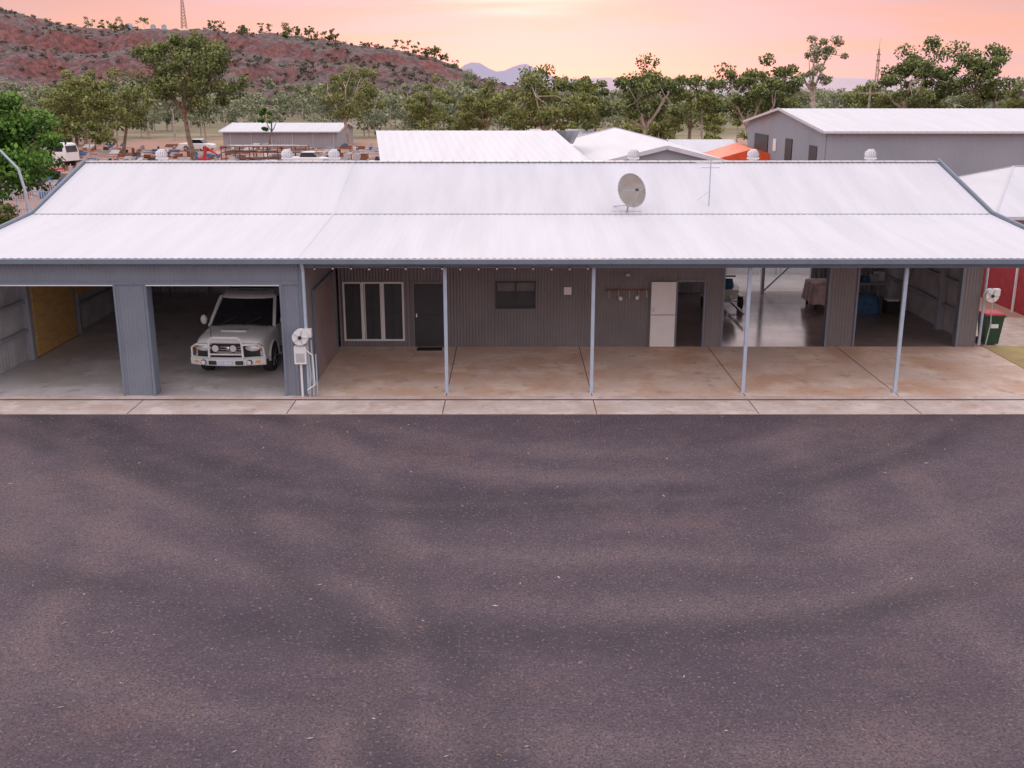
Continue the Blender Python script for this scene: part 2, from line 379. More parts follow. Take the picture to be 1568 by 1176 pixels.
# verandah facade panels
g=MB();T=4.24
P(-5.55,-5.42,0,T,YW);P(-5.42,-3.47,0,.22,YW);P(-5.42,-3.47,2.15,T,YW);P(-3.47,-3.2,0,T,YW);P(-3.2,-2.15,2.15,T,YW)
P(-2.15,-.52,0,T,YW);P(-.52,.76,0,1.28,YW);P(-.52,.76,2.17,T,YW);P(.76,5.31,0,T,YW);P(5.31,6.15,2.15,T,YW);P(6.15,6.75,0,T,YW)
P(10.18,11.03,0,T,YW);P(14.43,15,0,T,YW);P(6.75,10.18,3.3,T,YW);P(11.03,14.43,3.3,T,YW)
so(g,'facade_cladding','wall')
g=MB()
for x in (6.75,10.12,11.03,14.37): g.box(x,x+.06,YW-.03,YW+.25,0.02,3.3)
g.box(6.81,10.12,YW-.03,YW+.2,3.24,3.3);g.box(11.09,14.37,YW-.03,YW+.2,3.24,3.3)
g.box(5.25,5.31,YW-.03,YW+.15,0.02,2.21);g.box(6.15,6.21,YW-.03,YW+.15,0.02,2.21);g.box(5.31,6.15,YW-.03,YW+.15,2.15,2.21)
g.box(10.2,11.0,YW+.1,YW+.14,0.02,3.3)
so(g,'opening_trim','trim')
# sliding window
g=MB();x0,x1,z0,z1=-5.42,-3.47,.22,2.15;yy=YW-.04;f=.055
g.box(x0,x1,yy,YW+.06,z0,z0+f);g.box(x0,x1,yy,YW+.06,z1-f,z1);g.box(x0,x0+f,yy,YW+.06,z0+f,z1-f);g.box(x1-f,x1,yy,YW+.06,z0+f,z1-f)
for x in (x0+.62,x0+1.27): g.box(x-.05,x+.05,yy+.01,YW+.05,z0+f,z1-f)
for x in (x0+.70,x0+1.20): g.box(x-.012,x+.012,yy+.015,YW+.05,z0+f,z1-f)
g.box(x0+f,x1-f,YW+.02,YW+.035,z0+f,z1-f,1)
for x in (x0+.34,x0+.95,x0+1.6): g.box(x-.012,x+.012,yy+.03,YW+.019,z0+f,z1-f,2)
g.box(x0+f,x1-f,YW+.0,YW+.019,z0+f+.85,z0+f+.875,2)
so(g,'sliding_window',['white','door','door'])
g=MB();g.box(-3.2,-3.14,YW-.03,YW+.06,0.02,2.15,1);g.box(-2.21,-2.15,YW-.03,YW+.06,0.02,2.15,1);g.box(-3.14,-2.21,YW-.03,YW+.06,2.09,2.15,1)
g.box(-3.14,-2.21,YW-.0,YW+.03,0.03,2.09,0);g.box(-3.05,-2.3,YW-.02,YW-.001,1.02,1.08,0);g.box(-3.09,-3.05,YW-.05,YW-.001,1.0,1.12,2)
so(g,'screen_door',['door','wall','chrome'])
g=MB();x0,x1,z0,z1=-.52,.76,1.28,2.17;yy=YW-.04;f=.05
g.box(x0,x1,yy,YW+.06,z0,z0+f,2);g.box(x0,x1,yy,YW+.06,z1-f,z1,2);g.box(x0,x0+f,yy,YW+.06,z0+f,z1-f,2);g.box(x1-f,x1,yy,YW+.06,z0+f,z1-f,2)
g.box(.09,.15,yy+.01,YW+.05,z0+f,z1-f,2);g.box(x0+f,x1-f,YW+.02,YW+.035,z0+f,z1-f,1);g.box(x0+f,x1-f,YW+.0,YW+.012,z1-.32,z1-f,3)
so(g,'small_window',['white','door','door',mat('blind',(0.17,0.16,0.17),0.8)])
# stable door folded open against the wall
g=MB();g.box(4.45,5.24,YW-.10,YW-.05,.04,1.08);g.box(4.45,5.24,YW-.10,YW-.05,1.10,2.16);g.box(4.5,4.56,YW-.13,YW-.101,1.2,1.3,1)
so(g,'stable_door',['white','chrome'],bevel=.008)
# posts
g=MB()
for x in (-1.79,2.18,6.35,10.53,14.8):
    g.box(x-.045,x+.045,27.6,27.69,.02,3.6);g.box(x-.09,x+.09,27.56,27.73,.021,.035);g.box(x-.09,x+.09,27.58,27.71,3.5,3.62)
so(g,'verandah_post','post')
g=MB()
g.path([(-5.5,YF-.2,3.7),(-5.5,YF-.05,3.45),(-5.5,YF-.06,.1)],.045,8);g.path([(15.1,YW-.1,3.6),(15.1,YW-.1,.1)],.045,8);g.path([(-5.38,YF-.05,1.6),(-5.38,YF-.05,.05)],.025,6);g.path([(-5.28,YF-.03,1.2),(-5.28,YF-.03,.05)],.02,6)
so(g,'downpipe','post')
# hooks rail, notice, flood light
g=MB();g.box(3.0,4.4,YW-.06,YW-.015,1.86,1.92,0)
for x in (3.1,3.4,3.75,4.05,4.3): g.path([(x,YW-.06,1.88),(x,YW-.14,1.74),(x,YW-.14,1.66)],.014,5,1)
g.box(3.42,3.52,YW-.16,YW-.03,1.58,1.68,2);g.box(3.95,4.04,YW-.14,YW-.03,1.6,1.70,2);g.box(3.62,3.75,YW-.14,YW-.03,2.35,2.43,1)
so(g,'hook_rail',['rust','galv','white'])
g=MB();g.box(1.66,1.90,YW-.035,YW-.013,1.74,1.98);so(g,'notice_panel','white')
g=MB();g.box(.16,.44,YW-.2,YW-.1,2.66,2.84,0);g.box(.19,.41,YW-.205,YW-.2,2.69,2.81,1);g.box(.26,.34,YW-.1,YW-.01,2.72,2.78,0);so(g,'flood_light',['white','lens'])
g=MB();g.box(-3.05,-2.25,32.45,32.85,.021,.04);g.obj('door_mat','black')
# small festoon globes tucked under the gutter
g=MB();xs=np.arange(-5.2,2.2,0.48)
for i,x in enumerate(xs):
    z=3.50+0.012*math.sin(i*1.3)
    g.tube((x,YF+.0,z+.06),(x,YF+.0,z+.02),.014,.014,6,1);g.ball((x,YF,z),.022,.022,.026,0,8,5)
    if i: g.tube((xs[i-1],YF,z+.065),(x,YF,z+.065),.005,.005,4,1,False)
so(g,'festoon_lights',['bulb','black'],smooth=True)

# vents
for x in (-12.7,-8.15,-6.45,4.4,8.74,13.0):
    g=MB();y=38.7;z=5.14
    g.tube((x,y,z),(x,y,z+.5),.15,.15,12,0);g.tube((x,y,z+.5),(x,y,z+.56),.22,.22,14,0)
    n=18
    for i in range(n):
        t=2*math.pi*i/n;t2=t+.28
        prof=[(.18,.56),(.22,.66),(.20,.76),(.12,.82)]
        vs=[]
        for r,h in prof: vs+=[(x+r*math.cos(t),y+r*math.sin(t),z+h),(x+r*.9*math.cos(t2),y+r*.9*math.sin(t2),z+h)]
        g.add(vs,[(0,1,3,2),(2,3,5,4),(4,5,7,6)])
    g.tube((x,y,z+.81),(x,y,z+.85),.13,.1,12,0)
    so(g,'roof_vent','roof')

# satellite dish
g=MB();n=28;rings=6;c=Vector((0,0,0));vs=[(0,0,0)];fs=[]
for j in range(1,rings+1):
    r=j/rings
    for i in range(n):
        t=2*math.pi*i/n;vs.append((.46*r*math.cos(t),.54*r*math.sin(t),.13*r*r))
for i in range(n): fs.append((0,1+i,1+(i+1)%n))
for j in range(rings-1):
    for i in range(n):
        a=1+j*n+i;b=1+j*n+(i+1)%n;fs.append((a,a+n,b+n,b))
rot=Matrix.Rotation(R(18),4,'Z')@Matrix.Rotation(R(68),4,'X')
ctr=Vector((3.68,32.95,5.0))
g.add([rot@Vector(v)+ctr for v in vs],fs,0)
lip=[rot@Vector((.46*math.cos(2*math.pi*i/n),.54*math.sin(2*math.pi*i/n),.13))+ctr for i in range(n+1)]
g.path(lip,.014,5,1)
a=rot@Vector((0,-.5,.12))+ctr;b=rot@Vector((0.02,-.12,.55))+ctr
g.tube(a,b,.014,.014,6,1);g.tube(rot@Vector((.42,0,.12))+ctr,b,.008,.008,5,1);g.tube(rot@Vector((-.42,0,.12))+ctr,b,.008,.008,5,1)
g.tube(b,rot@Vector((0,-.08,.44))+ctr,.035,.045,8,2)
g.tube(ctr+Vector((0,.12,-.02)),(3.62,33.15,4.3),.03,.03,8,1);g.tube((3.62,33.15,4.55),(3.25,33.6,4.48),.014,.014,6,1);g.tube((3.62,33.15,4.55),(3.95,33.6,4.48),.014,.014,6,1)
g.tube((3.1,33.2,4.36),(4.1,33.2,4.36),.018,.018,6,1)
o=g.obj('satellite_dish',['dish','steel','black'],smooth=True)

# tv antenna
g=MB();x,y=6.28,33.65;g.tube((x,y,4.4),(x,y,5.9),.018,.018,6)
g.tube((x-.45,y-.1,5.84),(x+.35,y+.15,5.80),.012,.012,5)
for i in range(9):
    t=i/8;px=x-.45+.8*t;L=.32-.18*t;g.tube((px,y-.1+.25*t-L,5.84),(px,y-.1+.25*t+L,5.84),.007,.007,4)
g.tube((x-.3,y,5.68),(x+.3,y,5.68),.01,.01,4);g.tube((x,y,4.95),(x-.3,y+.5,4.6),.006,.006,4)
g.obj('tv_antenna','steel')

# hose reels
def reel(x,y,z,low):
    g=MB();g.tube((x,y-.06,z),(x,y-.12,z),.21,.21,20,0);g.tube((x,y-.26,z),(x,y-.30,z),.21,.21,20,0);g.tube((x,y-.12,z),(x,y-.26,z),.17,.17,16,1)
    for k in range(5):
        t=k*2*math.pi/5;g.beam((x,y-.31,z),(x+.19*math.cos(t),y-.31,z+.19*math.sin(t)),.03,.015,1)
    g.tube((x,y-.30,z),(x,y-.34,z),.05,.05,10,2);g.box(x-.05,x+.05,y-.06,y+.02,z-.1,z+.1,2);g.box(x+.1,x+.28,y-.2,y-.02,z-.02,z+.2,0)
    if low: g.box(x-.2,x+.12,y-.2,y-.01,z-.75,z-.27,0);g.box(x-.16,x+.08,y-.205,y-.2,z-.7,z-.45,1);g.path([(x+.15,y-.08,z-.2),(x+.2,y-.08,.6),(x+.15,y-.1,.05)],.018,6,1);g.tube((x-.05,y-.08,z-.75),(x-.05,y-.08,.03),.03,.03,8,0);g.path([(x+.05,y-.2,z-.3),(x+.3,y-.22,z-.5),(x+.32,y-.2,.4),(x+.1,y-.2,.25)],.015,6,0)
    else: g.path([(x+.1,y-.1,z-.2),(x+.14,y-.1,.8),(x+.05,y-.1,.1)],.02,6,1)
    g.obj('hose_reel',['white','galv','black'])
reel(-5.62,YF-.03,1.72,True);reel(15.25,YW-.03,1.75,False)

# ------------------------------------------------------------ car
def car(loc,rotz,scale=1,paint='carpaint'):
    e=empty('parked_suv',(0,0,0))
    def sec(y,w,zb,zt,r=.1):
        return [(-w*.93,y,zb),(-w,y,zb+.12),(-w,y,zt-.3),(-w*.97,y,zt-.1),(-w*.86,y,zt-.01),(-w*.45,y,zt+.03),(w*.45,y,zt+.03),(w*.86,y,zt-.01),(w*.97,y,zt-.1),(w,y,zt-.3),(w,y,zb+.12),(w*.93,y,zb)]
    g=MB();S=[(0.02,.86,.45,1.01),(0.10,.94,.40,1.08),(.35,.98,.38,1.14),(.8,.99,.36,1.18),(1.25,.99,.36,1.2),(2.2,.99,.36,1.22),(3.6,.99,.36,1.22),(4.5,.97,.38,1.22),(4.85,.92,.45,1.18),(4.93,.85,.5,1.1)]
    g.loft([sec(*s) for s in S]);b=g.obj('body',[paint],parent=e,smooth=True)
    md=b.modifiers.new('sub','SUBSURF');md.levels=1;md.render_levels=2
    g=MB()
    def gs(z,y0,y1,w): return [(-w,y0+.16,z),(-w*.6,y0+.02,z),(0,y0-.02,z),(w*.6,y0+.02,z),(w,y0+.16,z),(w,y1-.1,z),(w*.8,y1,z),(-w*.8,y1,z),(-w,y1-.1,z)]
    g.loft([gs(1.15,1.18,4.82,.91),gs(1.5,1.60,4.72,.85),gs(1.84,2.06,4.55,.76)]);g.obj('windows','glass',parent=e)
    g=MB();g.loft([gs(1.82,2.00,4.60,.79),gs(1.87,2.02,4.60,.79),gs(1.92,2.12,4.54,.73),gs(1.955,2.4,4.3,.55)]);g.obj('roof',[paint],parent=e,bevel=.02)
    g=MB()
    for s in (-1,1):
        g.beam((s*.915,1.36,1.16),(s*.775,2.16,1.86),.085,.07);g.beam((s*.925,2.55,1.16),(s*.785,2.6,1.86),.05,.09,1);g.beam((s*.925,3.55,1.16),(s*.785,3.5,1.86),.05,.1,1);g.beam((s*.91,4.72,1.16),(s*.77,4.5,1.86),.09,.2)
        g.tube((s*.66,2.3,2.0),(s*.66,4.4,2.0),.025,.025,6,2)
        for yy in (2.35,3.3,4.3): g.tube((s*.66,yy,1.90),(s*.66,yy,2.0),.02,.02,6,2)
    g.beam((-.68,2.7,2.02),(.68,2.7,2.02),.05,.03,1);g.beam((-.68,3.9,2.02),(.68,3.9,2.02),.05,.03,1)
    g.obj('pillars',[paint,'black','steel'],parent=e)
    g=MB()
    for s in (-1,1):
        for wy in (.92,3.85):
            n=16
            for i in range(n):
                a0=math.pi*i/n;a1=math.pi*(i+1)/n
                g.add([(s*.994,wy,.4),(s*.996,wy+.455*math.cos(a0),.40+.455*math.sin(a0)),(s*.996,wy+.455*math.cos(a1),.40+.455*math.sin(a1))],[(0,1,2)],0)
                g.beam((s*.99,wy+.47*math.cos(a0),.40+.47*math.sin(a0)),(s*.99,wy+.47*math.cos(a1),.40+.47*math.sin(a1)),.06,.05,1)
        g.box(min(s*.93,s*1.06),max(s*.93,s*1.06),1.45,3.35,.34,.40,2)
        for yy in (1.55,2.58,3.52): g.box(min(s*.985,s*.996),max(s*.985,s*.996),yy,yy+.012,.5,1.15,0)
        for yy in (2.35,3.3): g.box(min(s*.985,s*1.01),max(s*.985,s*1.01),yy,yy+.16,.98,1.01,1)
        g.box(min(s*.985,s*1.0),max(s*.985,s*1.0),1.4,3.4,.62,.68,1)
    g.obj('side_trim',['black',paint,'steel'],parent=e)
    for s in (-1,1):
        for wy in (.92,3.85):
            g=MB();x=s*.87;n=28
            prof=[(-.14,.30),(-.13,.38),(-.09,.40),(.09,.40),(.13,.38),(.14,.30),(.11,.26),(.02,.25)]
            secs=[[(x+s*px,wy+r*math.cos(2*math.pi*i/n),.40+r*math.sin(2*math.pi*i/n)) for i in range(n)] for px,r in prof]
            g.loft(secs,0,True,False)
            g.tube((x+s*.01,wy,.4),(x+s*.03,wy,.4),.26,.26,24,2);g.tube((x+s*.03,wy,.4),(x+s*.12,wy,.4),.07,.05,12,1)
            for k in range(6):
                t=k*math.pi/3;g.beam((x+s*.10,wy,.4),(x+s*.115,wy+.255*math.cos(t),.4+.255*math.sin(t)),.06,.03,1)
            g.obj('wheel',['black','chrome','door'],parent=e)
    g=MB()
    g.box(-.84,.84,-.03,.12,.66,.97,0)
    for z in (.74,.81,.88): g.box(-.40,.40,-.05,-.031,z,z+.022,1)
    g.ball((0,-.055,.84),.08,.02,.055,1)
    for s in (-1,1):
        g.ball((s*.66,-.01,.86),.21,.07,.09,2,14,8);g.ball((s*.87,.06,.86),.06,.10,.08,3)
        g.box(s*.66-.22,s*.66+.22,-.035,-.0,.955,.975,4)
    g.box(-.85,.85,-.02,.1,.40,.655,0)
    g.box(-.35,.35,.55,.9,1.185,1.215,4)
    g.obj('grille_and_lights',['black','chrome','lens','amber',paint],parent=e,smooth=False)
    g=MB()
    g.loft([[(x,-.22+abs(x)**2*.2,.40),(x,-.32+abs(x)**2*.22,.44),(x,-.34+abs(x)**2*.22,.60),(x,-.2+abs(x)**2*.2,.64)] for x in (-1.02,-.8,-.4,0,.4,.8,1.02)],0)
    g.path([(-.46,-.26,.64),(-.44,-.28,1.12),(-.34,-.29,1.20),(.34,-.29,1.20),(.44,-.28,1.12),(.46,-.26,.64)],.032,8,0)
    for s in (-1,1):
        g.path([(s*.45,-.27,1.0),(s*.82,-.2,1.0),(s*.97,-.1,.9),(s*.99,-.06,.64)],.028,8,0)
        g.path([(s*.98,-.05,.60),(s*1.0,.3,.55)],.05,8,0)
        g.tube((s*.62,-.30,.52),(s*.62,-.24,.52),.075,.075,14,1);g.tube((s*.62,-.305,.52),(s*.62,-.30,.52),.06,.06,14,2)
        g.tube((s*.24,-.38,.93),(s*.24,-.28,.93),.11,.10,16,1);g.tube((s*.24,-.385,.93),(s*.24,-.38,.93),.09,.09,16,2)
        g.box(s*.82-.06,s*.82+.06,-.2,-.17,.50,.56,4)
        g.box(s*.36-.1,s*.36+.1,-.345,-.30,.47,.57,1)
    g.box(-.43,.43,-.27,-.24,.72,.76,0)
    g.box(-.19,.19,-.365,-.352,.46,.58,3)
    g.tube((-.36,-.28,1.18),(-.36,-.3,2.0),.010,.006,4,1)
    g.obj('bull_bar',['white','black','lens','plate','amber'],parent=e,smooth=False)
    g=MB()
    for s in (-1,1):
        g.tube((s*.9,1.62,1.2),(s*1.08,1.58,1.24),.03,.03,6,1);g.ball((s*1.14,1.56,1.30),.10,.06,.14,0,10,6)
    g.obj('mirrors',['white','black'],parent=e,smooth=True)
    g=MB()
    for s in (-.35,.35): g.beam((s-.25,1.20,1.22),(s+.22,1.42,1.42),.02,.02)
    g.beam((-.8,1.18,1.215),(.8,1.18,1.215),.04,.02)
    g.obj('wipers','black',parent=e)
    e.location=loc;e.rotation_euler=(0,0,rotz);e.scale=(scale,)*3
    return e
car((-8.12,29.1,.02),R(-2),1.06)

# jet ski / shed contents
g=MB();x,y=8.0,37.6
hull=[(0,.05,.35,.45),(.3,.35,.22,.6),(1.0,.5,.15,.62),(2.0,.52,.15,.6),(2.8,.48,.2,.55)]
g.loft([[(x-w,y+a,.35+zt),(x-w*.8,y+a,.35+zb+.1),(x,y+a,.35+zb-.05),(x+w*.8,y+a,.35+zb+.1),(x+w,y+a,.35+zt),(x,y+a,.35+zt+.06)] for a,w,zb,zt in hull],0)
g.loft([[(x-w,y+a,.9),(x-w*.7,y+a,z),(x+w*.7,y+a,z),(x+w,y+a,.9)] for a,w,z in ((.3,.12,1.0),(.9,.3,1.3),(1.2,.2,1.25),(1.4,.17,1.12),(2.5,.2,1.15),(2.7,.15,1.0))],1)
g.tube((x-.35,y+1.05,1.36),(x+.35,y+1.05,1.36),.03,.03,6,2)
g.beam((x-.3,y-.9,.32),(x-.3,y+2.8,.32),.06,.08,3);g.beam((x+.3,y-.9,.32),(x+.3,y+2.8,.32),.06,.08,3);g.beam((x-.7,y+1.6,.3),(x+.7,y+1.6,.3),.06,.06,3)
for s in (-.7,.7): g.tube((x+s-.07,y+1.6,.27),(x+s+.07,y+1.6,.27),.25,.25,18,2);g.box(x+s-.1,x+s+.1,y+1.3,y+1.9,.53,.56,0)
g.obj('jet_ski_trailer',['white','blue','black','galv'])
g=MB()
x0,x1,y0,y1=11.4,12.7,38.8,40.2
n=40;per=[]
for i in range(n):
    t=i/n*4
    k=int(t);f=t-k
    px,py=[(x0+(x1-x0)*f,y0),(x1,y0+(y1-y0)*f),(x1-(x1-x0)*f,y1),(x0,y1-(y1-y0)*f)][k];per.append((px,py))
cx,cy=(x0+x1)/2,(y0+y1)/2
def ring(s,z,w):return [(cx+(px-cx)*(s+w*math.sin(i*2.1)),cy+(py-cy)*(s+w*math.sin(i*2.1)),z+.03*math.sin(i*1.3)*(w>0.01)) for i,(px,py) in enumerate(per)]
g.loft([ring(1.12,.25,.05),ring(1.05,.6,.03),ring(1.0,.98,.005),ring(.9,1.02,0),ring(.3,1.05,0)],0)
for px in (x0+.1,x1-.1):
    for py in (y0+.1,y1-.1): g.box(px-.04,px+.04,py-.04,py+.04,.02,.3,1)
g.obj('draped_table',['pink','black'])
g=MB()
g.box(12.8,14.5,39.6,40.6,.85,.92,1)
for px in (12.9,14.4):
    for py in (39.7,40.5): g.box(px-.04,px+.04,py-.04,py+.04,.02,.85,1)
for i in range(14):
    px=random.uniform(12.9,14.3);s=random.uniform(.08,.22);py=random.uniform(39.7,40.4)
    if i%2: g.ball((px,py,.92+s*.7),s,s*.8,s,0,9,6)
    else: g.box(px-s,px+s,py-s*.6,py+s*.6,.92,.92+s*1.8,(2,3,1)[i%3])
g.loft([[(13.3+.45*math.cos(t)*k*(1+.1*math.sin(3*t)),38.4+.35*math.sin(t)*k,z) for t in [2*math.pi*q/12 for q in range(12)]] for k,z in ((1,.03),(1.05,.3),(.8,.62),(.3,.75))],0)
g.box(13.9,14.4,38.1,38.6,.03,.5,3);g.box(13.95,14.35,38.15,38.55,.5,.56,2)
g.obj('cluttered_workbench',['blue','steel','white','black'])
g=MB();
g.corr((5.2,47,0),(10.0,0,0),(0,0,2.0),(0,-1,0),.1,.012,0);g.box(5.2,15.2,47.02,47.06,1.9,2.0,0)
for px in (7.2,9.6,12,14.1): g.box(px,px+.07,46.9,46.97,0,2.05,0)
g.obj('white_fence','fence')
g=MB()
for xx in (-14.2,-13.75): g.beam((xx,40.2,.03),(xx+.05,40.9,2.0),.04,.06,0);g.beam((xx,41.5,.03),(xx+.05,40.95,2.0),.04,.06,0)
for k in range(6): g.beam((-14.2,40.3+.11*k,.3+.3*k),(-13.72,40.3+.11*k,.3+.3*k),.08,.03,0)
g.obj('step_ladder','chrome')

# wheelie bin
g=MB();bx,by=15.62,33.4
def rr(w,d,z,y0=0): return [(bx-w,by-d+y0,z),(bx+w,by-d+y0,z),(bx+w,by+d+y0,z),(bx-w,by+d+y0,z)]
g.loft([rr(.22,.26,.08),rr(.29,.34,.98)],0);g.loft([rr(.32,.38,.98),rr(.33,.39,1.03)],0);g.loft([rr(.31,.37,1.035),rr(.30,.36,1.08),rr(.2,.26,1.11)],1)
g.tube((bx-.28,by+.38,1.0),(bx+.28,by+.38,1.0),.02,.02,6,0)
for s in (-.27,.27): g.tube((bx+s-.03,by+.24,.11),(bx+s+.03,by+.24,.11),.11,.11,14,2)
g.box(bx-.12,bx+.12,by-.345,by-.325,.62,.75,3)
g.obj('wheelie_bin',['green','red','black','white'])

# red fence right
g=MB();g.corr((18.9,29,0.02),(0,34,0),(0,0,2.1),(-1,0,0),.1,.015,0)
g.box(18.86,18.95,29,63,2.1,2.16,1)
for y in (29,32.2,35.4,38.6,41.8,45): g.box(18.8,18.87,y,y+.07,0,2.16,1)
g.obj('red_metal_fence',['redfence','white'])
g=MB();g.box(17.4,18.3,41.5,42.2,.1,1.9,0);g.box(17.35,18.35,41.45,42.25,1.9,2.0,1);g.box(17.5,18.2,41.47,41.5,.3,1.7,2);g.obj('garden_cabinet',['white','galv','shedwall2'])

# ------------------------------------------------------------ other buildings
def building(name,x0,x1,y0,y1,ze,zr,axis,wall,roof='roof',ov=.4,feat=None):
    e=empty(name,((x0+x1)/2,(y0+y1)/2,0))
    g=MB()
    g.corr((x0,y0,0),(x1-x0,0,0),(0,0,ze),(0,-1,0),.4,.02);g.corr((x0,y1,0),(x1-x0,0,0),(0,0,ze),(0,1,0),.4,.02)
    g.corr((x0,y0,0),(0,y1-y0,0),(0,0,ze),(-1,0,0),.4,.02);g.corr((x1,y0,0),(0,y1-y0,0),(0,0,ze),(1,0,0),.4,.02)
    ym=(y0+y1)/2;xm=(x0+x1)/2
    if axis=='x':
        for x in (x0,x1): g.add([(x,y0,ze),(x,y1,ze),(x,ym,zr)],[(0,1,2)])
    else:
        for y in (y0,y1): g.add([(x0,y,ze),(x1,y,ze),(xm,y,zr)],[(0,1,2)])
    g.obj('walls',wall,parent=e)
    g=MB()
    if axis=='x':
        s=(zr-ze)/(ym-y0)
        g.corr((x0-ov,y0-ov,ze-s*ov+.03),(x1-x0+2*ov,0,0),(0,ym-y0+ov,zr-ze+s*ov),(0,-s,1),.4,.009)
        g.corr((x0-ov,y1+ov,ze-s*ov+.03),(x1-x0+2*ov,0,0),(0,-(ym-y0+ov),zr-ze+s*ov),(0,s,1),.4,.009)
    else:
        s=(zr-ze)/(xm-x0)
        g.corr((x0-ov,y0-ov,ze-s*ov+.03),(0,y1-y0+2*ov,0),(xm-x0+ov,0,zr-ze+s*ov),(-s,0,1),.4,.009)
        g.corr((x1+ov,y0-ov,ze-s*ov+.03),(0,y1-y0+2*ov,0),(-(xm-x0+ov),0,zr-ze+s*ov),(s,0,1),.4,.009)
    g.obj('roof',roof,parent=e)
    g=MB()
    if axis=='x':
        g.box(x0-ov,x1+ov,y0-ov-.12,y0-ov,ze-s*ov-.12,ze-s*ov+.03)
        for x in (x0-ov-.03,x1+ov+.03):
            g.beam((x,y0-ov,ze-s*ov),(x,ym,zr),.06,.2);g.beam((x,y1+ov,ze-s*ov),(x,ym,zr),.06,.2)
    else:
        for y in (y0-ov-.03,y1+ov+.03):
            g.beam((x0-ov,y,ze-s*ov),(xm,y,zr),.06,.2);g.beam((x1+ov,y,ze-s*ov),(xm,y,zr),.06,.2)
    g.obj('trim','flash',parent=e)
    if feat:
        g=MB();feat(g);g.obj('openings',['door','white','glass'],parent=e)
    return e
def f1(g):
    g.box(21.93,21.97,77,79,2.0,4.2,0);g.box(21.93,21.97,84,86,2.2,4.4,0);g.box(21.93,21.97,92,97,0,4.4,0);g.box(21.92,21.96,89,90,3.2,4.2,1)
building('grey_warehouse',22,70,75,100,5.35,6.65,'x','shedwall',feat=f1)
building('gable_shed',4.0,11.0,52,78,4.55,5.4,'y','shedwall2',ov=.3)
# long white roofed shed
e=empty('white_roofed_shed',(-1,55,0))
g=MB();g.corr((-6.2,50.2,4.75),(10.0,0,0),(-1.4,9.8,1.15),(0,-.1,1),.4,.007);g.corr((-7.6,60,5.9),(11.4,0,0),(0.2,10,-1.2),(0,.1,1),.4,.007);g.obj('roof','roof',parent=e)
g=MB();g.box(-5.8,3.6,50.6,69,0,4.6);g.obj('walls','shedwall2',parent=e)
# neighbour hip roof on the right
e=empty('hip_roofed_house',(28,48,0))
g=MB();c=[(19.3,42,3.18),(42,42,3.18),(42,54,3.18),(19.3,54,3.18),(22.6,48,4.75),(38,48,4.75)]
g.add(c,[(0,1,5,4),(3,0,4),(2,3,4,5),(1,2,5)]);g.obj('roof','roofb',parent=e)
g=MB();g.beam((19.3,42,3.19),(22.6,48,4.76),.08,.03);g.beam((19.3,54,3.19),(22.6,48,4.76),.08,.03);g.beam((22.6,48,4.77),(38,48,4.77),.1,.03);g.box(19.2,42,41.88,42,3.06,3.19);g.obj('flashing','flash',parent=e)
g=MB();g.box(19.8,41.5,42.6,53.5,0,3.1);g.obj('walls','shedwall2',parent=e)
b=building('far_storage_shed',-42,-25.5,156,172,2.45,3.4,'x','shedwall2',feat=None,ov=.5)
g=MB()
for x in (-41,-38,-35,-32,-29,-26): g.box(x,x+.12,155.9,155.96,0,2.4)
g.obj('downpipes','flash',parent=b)
building('small_outbuilding',15.5,21,100,108,2.6,3.5,'x','concretewall')
building('small_outbuilding',2,9,120,128,2.8,3.8,'x','shedwall2')

# orange machinery canopy
g=MB()
for x in (18.2,23): 
    for y in (92,97): g.tube((x,y,0),(x,y,2.6),.08,.08,6,1)
g.loft([[(17.6,91,2.5),(20.5,91,3.3),(23.6,91,2.5)],[(17.6,98,2.6),(20.5,98,3.5),(23.6,98,2.6)]],0,False,False)
g.add([(17.6,91,2.5),(20.5,91,3.3),(23.6,91,2.5)],[(0,1,2)],0);g.box(17.6,23.6,90.95,90.98,2.2,2.5,0)
g.obj('orange_canopy',['orange','galv'])

# ------------------------------------------------------------ trees
LM={}
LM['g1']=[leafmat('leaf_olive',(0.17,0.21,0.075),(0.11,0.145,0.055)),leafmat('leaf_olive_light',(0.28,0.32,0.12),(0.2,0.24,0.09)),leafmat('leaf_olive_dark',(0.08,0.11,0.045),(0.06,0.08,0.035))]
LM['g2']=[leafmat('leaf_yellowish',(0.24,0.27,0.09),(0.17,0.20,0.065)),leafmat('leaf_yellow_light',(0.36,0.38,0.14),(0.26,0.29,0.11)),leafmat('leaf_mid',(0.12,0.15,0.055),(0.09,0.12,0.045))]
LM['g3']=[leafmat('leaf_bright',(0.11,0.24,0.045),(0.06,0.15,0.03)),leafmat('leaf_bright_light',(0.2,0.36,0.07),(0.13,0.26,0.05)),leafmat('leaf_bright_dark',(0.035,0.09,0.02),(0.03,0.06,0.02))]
LM['g4']=[leafmat('leaf_haze_tint',(0.29,0.31,0.19),(0.22,0.25,0.16)),leafmat('leaf_haze_tint_light',(0.40,0.41,0.25),(0.31,0.34,0.21)),leafmat('leaf_haze_tint_dark',(0.19,0.21,0.15),(0.15,0.18,0.13))]  # paler greens: distance haze is painted into the leaf colour
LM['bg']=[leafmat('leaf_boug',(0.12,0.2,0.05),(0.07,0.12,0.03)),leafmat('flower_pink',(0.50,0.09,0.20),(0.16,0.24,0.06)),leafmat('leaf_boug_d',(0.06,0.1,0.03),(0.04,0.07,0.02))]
rng=np.random.default_rng(11)
